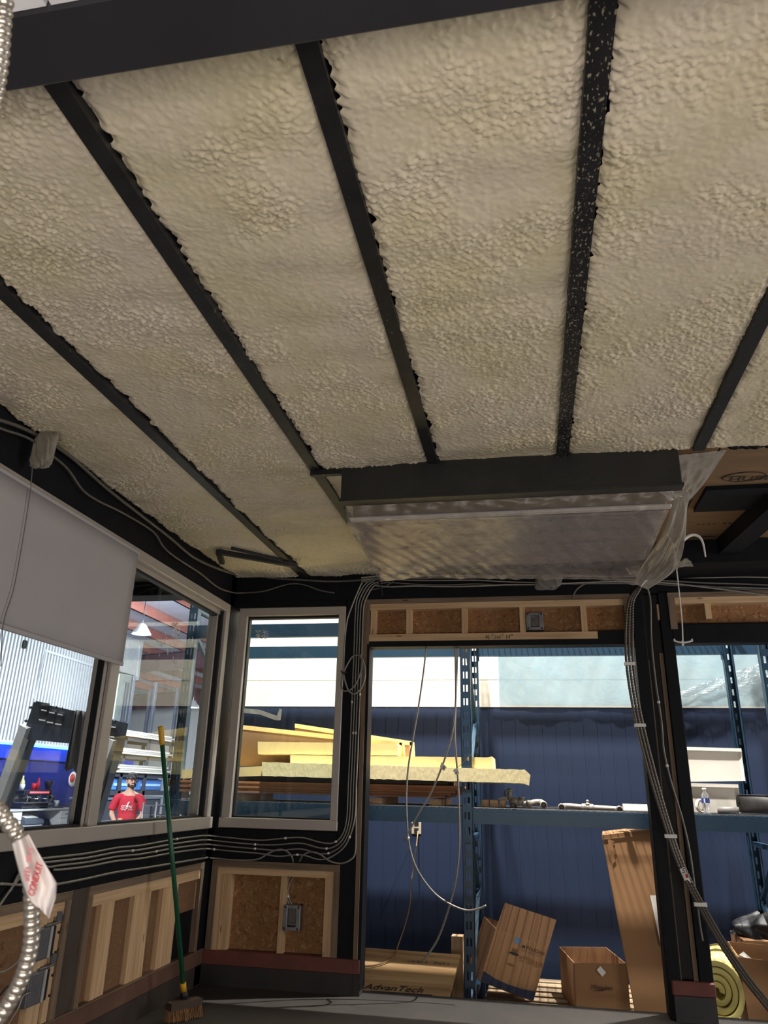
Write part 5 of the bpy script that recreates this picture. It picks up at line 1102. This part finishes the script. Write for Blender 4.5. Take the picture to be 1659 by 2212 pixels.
o = MB().lathe([(.05, 0), (.052, .15), (.03, .22), (.03, .28)], (xcn-.35, cy(118), mz), seg=12).build('bottle', plain('steel_bottle', S(110, 112, 130), .3, .5)); tag(o, 'tall grey bottle behind the round tray', 'bottle')
by0, by1 = A(56, 1770, x=xcn+.1).y, A(94, 1770, x=xcn+.1).y; bz1 = A(75, 1757, x=xcn+.1).z
bn = thing('recycling_bin', 'light grey bin with dark sloped lid under the counter', 'bin', (xcn-.1, (by0+by1)/2, ZH))
MB().box((xcn-.35, by0, ZH), (xcn+.1, by1, bz1-.22), None, .02).build('body', plain('bin_grey', S(176, 184, 196), .4), bn)
MB().prism([(xcn-.36, by0-.02, bz1-.22), (xcn+.12, by0-.02, bz1-.22), (xcn+.10, by0-.02, bz1-.14), (xcn-.36, by0-.02, bz1)], (0, by1-by0+.04, 0)).build('lid', plain('bin_lid', S(70, 78, 92), .5), bn)
MB().prism([(xcn-.30, by0+.1, bz1-.015), (xcn+.02, by0+.1, bz1-.105), (xcn+.02, by1-.1, bz1-.105), (xcn-.30, by1-.1, bz1-.015)], (.006, 0, .012)).build('lid_insert', plain('bin_flap', S(214, 216, 218), .4), bn)
g0_, g1_ = A(97, 1780, x=xcn).y, A(133, 1780, x=xcn).y
def bag2(u, v):
    t = u*2*math.pi; r = (1-.55*max(0, v-.55)*2)*(1+.1*math.sin(6*t+5*v)+.07*math.sin(13*t-9*v))
    return (xcn-.3+.26*r*math.cos(t), (g0_+g1_)/2+(g1_-g0_)*.5*r*math.sin(t), ZH+.78*v)
o = MB().grid(bag2, 48, 16).build('trash_bag', plain('shiny_black_bag', S(34, 34, 58), .18, 0, .2, 8, .6, 12)); tag(o, 'shiny black rubbish bag under the counter beside the bin', 'bag')
pl = A(163, 1683, x=-11.7); o = thing('wall_sign', 'white and red rounded sign on the blue back bar', 'sign', (xw+.0, pl.y, pl.z-.15))
MB().lathe([(.19, 0), (.19, .02)], (xw-.02, A(158, 1683, x=xw).y, A(158, 1683, x=xw).z), (1, 0, 0), 24).build('panel', white_pl, o); MB().lathe([(.11, 0), (.11, .012)], (xw+.0, A(156, 1681, x=xw).y, A(156, 1681, x=xw).z), (1, 0, 0), 18).build('red_mark', plain('sign_red', S(220, 60, 60)), o)
# ---- control housings on slanted grey posts
def machine(dx, dy, dst, label, curtain, lg=0):
    Q = lambda px, py, d=0: D(px+dx, py+dy, dst+d)
    t = thing('control_housing', label, 'machine', Vector((Q(0, 1600).x, Q(0, 1600).y, ZH)), 'control housings on slanted posts')
    bk = plain('black_housing', S(44, 46, 54), .5, 0, .1, 5); gp = plain('grey_post', S(168, 166, 164), .45, .2, .05, 4)
    off = (Q(100, 1550, .35)-Q(100, 1550))
    MB().prism([Q(73, 1516), Q(163, 1536), Q(156, 1574), Q(58, 1562)], off).build('housing', bk, t)
    MB().prism([Q(58, 1562), Q(156, 1574), Q(149, 1606), Q(45, 1596)], off).build('lower_case', plain('dark_slate_case', S(58, 62, 76), .5), t)
    for px, py in ((95, 1544), (112, 1549), (130, 1553)):
        r = MB().prism([Q(px-7, py-8, -.02), Q(px+7, py-6, -.02), Q(px+4, py+8, -.02), Q(px-9, py+6, -.02)], off*.05).build('recess', blackpl, t)
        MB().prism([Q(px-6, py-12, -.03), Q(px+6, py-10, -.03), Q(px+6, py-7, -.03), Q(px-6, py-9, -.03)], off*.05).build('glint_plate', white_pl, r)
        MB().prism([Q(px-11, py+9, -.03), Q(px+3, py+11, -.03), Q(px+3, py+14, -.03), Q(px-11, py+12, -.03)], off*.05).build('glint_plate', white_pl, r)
    MB().prism([Q(76, 1514, -.03), Q(108, 1520, -.03), Q(106, 1526, -.03), Q(82, 1524, -.03)], off*.5).build('clamp', blackpl, t)
    for px, py in ((66, 1528), (56, 1557), (120, 1528), (133, 1531)): MB().ball(Q(px, py, -.03), .018).build('knob', blackpl, t)
    a, c = Q(57+lg, 1568), Q(-8+lg, 1745)
    f = (a.z-ZH-.02)/(a.z-c.z); MB().bar(a, a+(c-a)*f, .11, .10, up=(0, 1, 0)).build('post', gp, t)
    a, c = Q(72+lg, 1580, .25), Q(8+lg, 1750, .25); f = (a.z-ZH-.02)/(a.z-c.z); MB().bar(a, a+(c-a)*f, .09, .10, up=(0, 1, 0)).build('post', plain('dark_post', S(64, 66, 74), .5), t)
    if curtain:
        def cf(u, v): 
            top_ = (163+33*u, 1533+6*u); bot = (139+54*u, 1659+18*u+5*math.sin(14*u)); return Q(top_[0]+(bot[0]-top_[0])*v, top_[1]+(bot[1]-top_[1])*v, -.02+.02*math.sin(18*u))
        MB().grid(cf, 24, 10).build('curtain', plain('black_curtain', S(50, 46, 46), .8), t, thick=.01)
    else:
        MB().prism([Q(140, 1576), Q(156, 1574), Q(146, 1612), Q(122, 1690), Q(92, 1790), Q(80, 1790), Q(118, 1660)], off).build('side_plate', plain('dark_slate_case', S(58, 62, 76), .5), t)
machine(0, 0, 8.6, 'black control housing with hanging curtain on a slanted grey post, left pane', True)
machine(114, 27, 8.8, 'black control housing on slanted post without curtain, seen right of the mullion', False, 72)
# ---- lumber rack against the far wall
xr0 = -9.3
lr = thing('lumber_rack', 'tall dark storage rack with three loaded levels behind the person', 'rack', (xr0-.4, A(320, 1650, x=xr0).y, ZH))
dks = plain('dark_rack_steel', S(56, 60, 72), .5, .1, .1, 5)
ys0, ys1 = A(262, 1650, x=xr0).y, A(372, 1650, x=xr0).y
for px in (266, 318, 368):
    y_ = A(px, 1650, x=xr0).y
    for dx in (0, -.8): MB().box((xr0-.06+dx, y_-.06, ZH), (xr0+dx, y_+.06, 3.9), None, .005).build('post', dks, lr)
lev = [A(320, 1596, x=xr0).z, A(320, 1633, x=xr0).z, A(320, 1671, x=xr0).z, A(320, 1708, x=xr0).z, 0.62]
for z_ in lev:
    for dx in (0, -.8): MB().box((xr0-.05+dx, ys0-.3, z_-.10), (xr0+dx, ys1+.2, z_), None, .004).build('beam', dks, lr)
gl_ = [plain('grey_lumber', S(196, 192, 186), .7, 0, .15, 10, stretch=(20, .3, 20)), plain('grey_lumber_dark', S(160, 158, 158), .7, 0, .15, 10, stretch=(20, .3, 20))]
for k, (z_, th, lb) in enumerate(((lev[0], .16, 'bundle of pale grey boards on the upper rack level'), (lev[1], .14, 'thin bundle of pale boards on the middle rack level'), (lev[2], .20, 'thick bundle of grey boards on the third rack level'))):
    t = thing('board_bundle', lb, 'board bundle', (xr0-.3, (ys0+ys1)/2, z_), 'board bundles on the storage rack')
    n = int(th/.045)
    for r_ in range(n):
        for c_ in range(3): MB().box((xr0-.72+c_*.26, ys0-.2+random.uniform(-.3, .1), z_+r_*.045), (xr0-.48+c_*.26, ys1-.1+random.uniform(-.4, .3), z_+r_*.045+.038)).build('plank', gl_[(r_+c_) % 2], t)
for k, (a, c, col, lb) in enumerate(((247, 300, S(70, 120, 190), 'blue plastic panel on the rack behind the person'), (306, 352, S(60, 104, 172), 'second blue plastic panel on the rack right of the person'))):
    p0, p1 = A(a, 1672, x=xr0-.02), A(c, 1700, x=xr0-.02)
    t = thing('blue_panel', lb, 'panel', (xr0-.05, (p0.y+p1.y)/2, lev[3]), 'blue panels on the rack')
    MB().box((xr0-.12, p0.y, lev[3]), (xr0-.06, p1.y, lev[2]-.11), None, .02).build('sheet', plain('blue_plastic_%d' % k, col, .35), t); MB().box((xr0-.06, p0.y+.1, lev[3]+.1), (xr0-.05, p1.y-.1, lev[3]+.16)).build('rib', plain('pale_blue_rib', S(150, 186, 226), .4), t)
for k, (a, c, lb) in enumerate(((215, 262, 'dark storage crate on the lowest rack level at left'), (300, 350, 'dark storage crate on the lowest rack level at right'))):
    p0, p1 = A(a, 1720, x=xr0), A(c, 1740, x=xr0)
    t = thing('storage_crate', lb, 'crate', (xr0-.4, (p0.y+p1.y)/2, .62), 'dark crates on the rack'); MB().box((xr0-.7, p0.y, .62), (xr0-.04, p1.y, lev[3]-.2), None, .02).build('body', dks, t); MB().box((xr0-.72, p0.y-.02, lev[3]-.2), (xr0-.02, p1.y+.02, lev[3]-.15), None, .01).build('lid', plain('crate_lid', S(90, 100, 120), .4), t)
# wire shelf cart
wp = A(330, 1740, y=11.0); ws = thing('wire_shelf', 'chrome wire shelf unit to the right of the person', 'shelf', (wp.x, 11.0, ZH))
wx0, wx1 = A(322, 1760, y=11.0).x, A(350, 1760, y=11.0).x
for xx in (wx0, wx1):
    for yy in (10.8, 11.2): MB().cyl((xx, yy, ZH), (xx, yy, A(330, 1737, y=11.0).z+.03), .018, 8).build('post', chrome, ws)
for z_ in (A(330, 1740, y=11.0).z, A(330, 1762, y=11.0).z, .35):
    mb = MB()
    for k in range(16): mb.bar((wx0+(wx1-wx0)*k/15, 10.8, z_), (wx0+(wx1-wx0)*k/15, 11.2, z_), .012, .012)
    for yy in (10.8, 11.2): mb.bar((wx0, yy, z_), (wx1, yy, z_), .016, .03)
    mb.build('shelf', chrome, ws)
pbk = A(316, 1752, y=10.7); o = MB().box((pbk.x-.05, 10.7, ZH), (pbk.x+.06, 10.74, A(315, 1740, y=10.7).z), None, .006).build('display_board', plain('slate_board', S(72, 74, 84), .5)); tag(o, 'dark upright board standing before the wire shelf', 'board')
wpt = A(250, 1783, y=10.9); wt = thing('work_table', 'white work table in front of the person', 'table', (wpt.x, 10.9, ZH))
tx0, tx1 = A(205, 1783, y=10.9).x, A(300, 1783, y=10.9).x; tz = A(250, 1776, y=10.9).z
MB().box((tx0, 10.75, tz-.04), (tx1, 11.3, tz), None, .006).build('tabletop', hallwhite, wt)
for xx in (tx0+.05, tx1-.05):
    for yy in (10.8, 11.25): MB().box((xx-.025, yy-.025, ZH), (xx+.025, yy+.025, tz-.04)).build('leg', hallwhite, wt)
# small things on the left end of the pallet rack
p = A(399, 1728, y=5.95); sb = thing('spray_bottle', 'white spray bottle with yellow trigger on the rack seen through the left window', 'bottle', (p.x, 5.95, ZS))
MB().lathe([(.028, 0), (.030, .02), (.028, .08), (.012, .115), (.012, .13)], (p.x, 5.95, ZS), seg=14).build('body', white_pl, sb)
MB().box((p.x-.022, 5.938, ZS+.13), (p.x+.028, 5.962, ZS+.155), None, .004).box((p.x+.012, 5.945, ZS+.10), (p.x+.02, 5.955, ZS+.135)).build('trigger', yel, sb)
p = A(387, 1722, y=5.9); o = MB().lathe([(.020, 0), (.026, .055), (.024, .055), (.018, .006)], (p.x, 5.9, ZS), seg=14).build('cup', plain('pink_cup', S(232, 176, 190))); tag(o, 'pink cup beside the spray bottle on the rack end', 'cup')
p = A(405, 1728, y=6.05); o = MB().box((p.x-.03, 6.02, ZS), (p.x+.06, 6.12, ZS+.03), None, .006).build('cloth_stack', white_pl); tag(o, 'small white cloth folded behind the spray bottle', 'cloth')
# ---- made-up outside beams and soffit standing in for the room's reflection in the glass
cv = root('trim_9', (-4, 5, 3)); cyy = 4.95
MB().box((-7.0, 1.0, 2.905), (-2.42, cyy, 2.95)).build('reflected_soffit', plain('reflected_brown', S(96, 80, 66), .8, 0, .15, 3), cv)
MB().box((-7.0, cyy, 2.80), (-2.42, cyy+.14, 3.0), None, .005).build('reflected_beam', black, cv)
MB().box((-7.0, cyy+.32, 2.86), (-2.42, cyy+.42, 3.0), None, .005).build('reflected_beam', black, cv)
MB().cyl((-7.0, cyy+.24, 2.90), (-2.42, cyy+.24, 2.90), .018, 10).build('reflected_pipe', steel, cv)
MB().cyl((-7.0, cyy+.52, 2.92), (-2.42, cyy+.52, 2.92), .022, 10).build('reflected_pipe', steel, cv)
MB().box((-7.0, cyy+.14, 2.98), (-2.42, cyy+.75, 3.02)).build('reflected_soffit', black, cv)
# ---- roof of the hall: insulation, purlins, rafters, lamps
rf = root('ceiling_hall', (-12, 20, 6))
rz = lambda x: 5.52+.07*(x+10.7)
ins = plain('white_insulation', S(190, 190, 206), .6, 0, .08, 1.2)
MB().prism([(-30, 2, rz(-30)+.27), (-2.4, 2, rz(-2.4)+.27), (-2.4, 40, rz(-2.4)+.27), (-30, 40, rz(-30)+.27)], (0, 0, .1)).build('insulation', ins, rf)
org_ = plain('orange_primer_purlin', S(182, 118, 108), .6, 0, .1, 4); mar = plain('maroon_primer_beam', S(98, 66, 76), .6, 0, .1, 4)
for xx in (-4.0, -5.4, -6.9, -8.4, -9.72, -10.9, -12.1, -13.3, -14.6, -15.9):
    z_ = rz(xx); MB().box((xx-.03, 4, z_), (xx+.03, 38, z_+.26)).box((xx-.03, 4, z_), (xx+.07, 38, z_+.02)).build('purlin', org_, rf)
for yy, hb in ((22.5, .52), (30.8, .6)):
    zA, zB = rz(-24), rz(-2.6)
    MB().prism([(-24, yy-.02, zA-.0), (-2.6, yy-.02, zB-.0), (-2.6, yy-.02, zB-hb), (-24, yy-.02, zA-hb)], (0, .04, 0)).prism([(-24, yy-.13, zA-hb), (-2.6, yy-.13, zB-hb), (-2.6, yy-.13, zB-hb-.03), (-24, yy-.13, zA-hb-.03)], (0, .26, 0)).prism([(-24, yy-.13, zA), (-2.6, yy-.13, zB), (-2.6, yy-.13, zB-.03), (-24, yy-.13, zA-.03)], (0, .26, 0)).build('rafter', mar, rf)
for xx, yy in ((-8.2, 12), (-8.2, 27)): MB().bar((xx-3, yy, rz(xx-3)+.2), (xx+3, yy+.0, rz(xx+3)+.2), .03, .03).build('roof_strap', hallwhite, rf)
struct(MB().box((-30, 33, ZH), (-2.9, 33.2, 6.4)).build('wall_end', plain('end_wall_white', S(214, 216, 220), .6, 0, .05, .6)))
for k in range(5): MB().box((-22+k*3.2, 32.7, ZH), (-21.7+k*3.2, 33, 6.0)).build('trim_%d' % (k+1), dks)['kind'] = 'structure'
def highbay(c, label, on):
    t = thing('high_bay_lamp', label, 'lamp', c, 'high bay lamps in the hall')
    MB().lathe([(.05, .25), (.09, .22), (.20, .05), (.23, 0), (.22, 0), (.18, .05), (.08, .2)], c, seg=24, capped=False).build('reflector', hallwhite, t)
    MB().lathe([(.001, .02), (.20, .02)], c, seg=24, capped=False).build('lens', emit('lamp_lens', (1, .98, .95), on), t)
    MB().cyl(c+Vector((0, 0, .25)), Vector((c.x, c.y, rz(c.x)+.26)), .01, 6).build('hanger', dks, t)
highbay(A(305, 1370, y=16.0), 'bright high bay lamp hanging below the roof, seen through the left window', 30)
highbay(A(416, 1529, y=24.0), 'high bay lamp far off near the end of the hall', 14)
# ================================================================== THE PERSON
pp_ = A(282, 1700, y=12.1)
per = thing('person', 'person in a red t-shirt and dark backward cap standing in the hall', 'person', (pp_.x, pp_.y, ZH))
th = .42; HS = 1.0
def W(p): x, y, z = p; return Vector((pp_.x+x*math.cos(th)-y*math.sin(th), pp_.y+x*math.sin(th)+y*math.cos(th), ZH+z))
def skin(nm, nodes, edges, m, rootv=0, sub=2):
    org = wloc(per); me = bpy.data.meshes.new(nm)
    me.from_pydata([W(n[0])-org for n in nodes], edges, []); me.materials.append(m)
    o = bpy.data.objects.new(nm, me); COL.objects.link(o); o.parent = per
    md = o.modifiers.new('skin', 'SKIN'); md.use_smooth_shade = True
    for i, n in enumerate(nodes):
        s_ = me.skin_vertices[0].data[i]; s_.radius = n[1] if isinstance(n[1], tuple) else (n[1], n[1]); s_.use_root = (i == rootv)
    sd = o.modifiers.new('sub', 'SUBSURF'); sd.levels = sub; sd.render_levels = sub; return o
skn = plain('skin_tone', S(214, 164, 142), .55, 0, .04, 10)
nodes = [((0, 0, .98), (.13, .10)), ((0, 0, 1.15), (.125, .095)), ((0, .005, 1.32), (.15, .10)), ((0, .01, 1.45), (.085, .07)), ((0, 0, 1.53), .052), ((.005, -.015, 1.60), (.068, .078)), ((.01, -.01, 1.68), (.074, .090)), ((.01, 0, 1.73), (.062, .078)),
         ((-.17, .01, 1.42), .055), ((-.25, .02, 1.16), .045), ((-.13, -.17, .99), .030), ((.17, .01, 1.42), .055), ((.25, .02, 1.16), .045), ((.13, -.17, 1.0), .030),
         ((-.10, 0, .90), .095), ((-.11, -.01, .50), .062), ((-.12, .02, .10), .042), ((-.13, -.14, .04), .036), ((.10, 0, .90), .095), ((.11, -.01, .50), .062), ((.12, .02, .10), .042), ((.13, -.14, .04), .036),
         ((-.07, -.215, .965), (.036, .022)), ((.07, -.215, .975), (.036, .022))]
edges = [(0, 1), (1, 2), (2, 3), (3, 4), (4, 5), (5, 6), (6, 7), (3, 8), (8, 9), (9, 10), (10, 22), (3, 11), (11, 12), (12, 13), (13, 23), (0, 14), (14, 15), (15, 16), (16, 17), (0, 18), (18, 19), (19, 20), (20, 21)]
skin('body', nodes, edges, skn)
for sd_, hx0 in ((-1, -.07), (1, .07)):
    z0 = .965 if sd_ < 0 else .975
    for k, (dx, dl) in enumerate(((.030, .9), (.012, 1.05), (-.008, 1.0), (-.026, .8))):
        b0 = (hx0-sd_*.012, -.225, z0+dx); skin('finger', [((b0), .0105), ((b0[0]-sd_*.03*dl, b0[1]-.018, b0[2]-.004), .0095), ((b0[0]-sd_*.05*dl, b0[1]-.012, b0[2]-.012), .008)], [(0, 1), (1, 2)], skn, sub=1)
    skin('thumb', [((hx0+sd_*.01, -.225, z0+.025), .012), ((hx0-sd_*.01, -.25, z0+.045), .010), ((hx0-sd_*.032, -.255, z0+.05), .008)], [(0, 1), (1, 2)], skn, sub=1)
red = plain('red_cotton', S(206, 46, 66), .8, 0, .05, 8)
skin('t_shirt', [((0, 0, .93), (.170, .125)), ((0, 0, 1.12), (.165, .120)), ((0, .005, 1.30), (.185, .130)), ((0, .01, 1.44), (.115, .085)), ((0, .005, 1.475), (.07, .06)), ((-.18, .01, 1.41), .078), ((-.235, .018, 1.26), .072), ((-.255, .02, 1.20), .074), ((.18, .01, 1.41), .078), ((.235, .018, 1.26), .072), ((.255, .02, 1.20), .074)],
     [(0, 1), (1, 2), (2, 3), (3, 4), (3, 5), (5, 6), (6, 7), (3, 8), (8, 9), (9, 10)], red)
jn = plain('tan_trousers', S(176, 144, 120), .8, 0, .06, 8)
skin('trousers', [((0, 0, .94), (.145, .11)), ((-.10, 0, .86), .112), ((-.11, -.01, .50), .085), ((-.12, .02, .12), .072), ((.10, 0, .86), .112), ((.11, -.01, .50), .085), ((.12, .02, .12), .072)], [(0, 1), (1, 2), (2, 3), (0, 4), (4, 5), (5, 6)], jn)
for s_ in (-1, 1): skin('shoe', [((s_*.12, .03, .05), .055), ((s_*.125, -.08, .045), .052), ((s_*.13, -.16, .035), .045)], [(0, 1), (1, 2)], blackpl)
hd = .35                                              # head turned towards the right of the picture
def Hd(x, y, z): c_, s_ = math.cos(hd), math.sin(hd); return (.01+x*c_-y*s_, -.008+x*s_+y*c_, z)
beard = plain('dark_stubble', S(74, 54, 48), .9); capm = plain('dark_patterned_cap', S(56, 54, 58), .8, 0, .1, 30, speck=S(150, 146, 146), speck_amt=.58, speck_scale=40)
def mball(nm, items, m):
    mb = MB()
    for (x, y, z), r, sc in items: mb.ball(W(Hd(x, y, z)), r, 12, sc)
    return mb.build(nm, m, per)
mball('nose', [((0, -.098, 1.655), .014, (1, 1, 1.3)), ((0, -.100, 1.643), .015, (1.1, 1, .8))], skn)
mball('ear', [((-.083, .005, 1.655), .024, (.5, .8, 1.3))], skn); mball('ear', [((.083, .005, 1.655), .024, (.5, .8, 1.3))], skn)
mball('eyes', [((-.030, -.086, 1.672), .009, (1.2, .7, .8)), ((.030, -.086, 1.672), .009, (1.2, .7, .8))], plain('eye_dark', S(50, 40, 38), .4))
mball('eyebrows', [((-.030, -.088, 1.688), .014, (1.5, .5, .35)), ((.030, -.088, 1.688), .014, (1.5, .5, .35))], beard)
mball('beard', [((0, -.062, 1.578), .040, (1.25, 1.0, .75)), ((-.046, -.035, 1.60), .030, (.8, 1.2, 1.2)), ((.046, -.035, 1.60), .030, (.8, 1.2, 1.2)), ((0, -.086, 1.626), .016, (1.9, .6, .4))], beard)
mball('mouth', [((0, -.094, 1.610), .014, (1.7, .5, .45))], plain('smile_white', S(230, 214, 206)))
mb = MB(); o0 = len(mb.v); mb.lathe([(.088, 0), (.091, .02), (.088, .05), (.070, .085), (.035, .103), (.004, .108)], (0, 0, 0), (0, 0, 1), 20)
mb.v = [tuple(W(Hd(x, y*1.12+.004, z+1.695))) for x, y, z in mb.v]; cp_ = mb.build('cap', capm, per)
mb = MB().grid(lambda u, v: W(Hd(-.075+.15*u, .085+.075*v*math.sin(math.pi*(.15+.7*u)), 1.70-.035*v)), 10, 4); mb.build('cap_peak', capm, per, thick=.006)
mb = MB(); mb.lathe([(.034, 0), (.034, .028)], W((-.148, -.148, 1.005)), Vector(W((-.13, -.17, .99)))-Vector(W((-.25, .02, 1.16))), 12, capped=False); mb.build('wristwatch', blackpl, per)
cf_ = lambda x, z: W((x, -.142, z))
MB().prism([W((.008, -.1445, 1.345)), W((.03, -.1445, 1.345)), W((.006, -.1445, 1.285)), W((.02, -.1445, 1.285)), W((-.035, -.1445, 1.19)), W((-.004, -.1445, 1.265)), W((-.02, -.1445, 1.265))], Vector((0, -.002, 0))).build('shirt_print', white_pl, per)
text('SE7EN', W((-.105, -.1455, 1.24)), W((1, 0, 0))-W((0, 0, 0)), (0, 0, 1), .072, white_pl, per, name='shirt_lettering', shear=.3, squash=.88)
MB().bar(W((-.09, -.1455, 1.225)), W((-.02, -.1455, 1.225)), .002, .006).bar(W((.02, -.1455, 1.225)), W((.09, -.1455, 1.225)), .002, .006).build('shirt_print', white_pl, per)
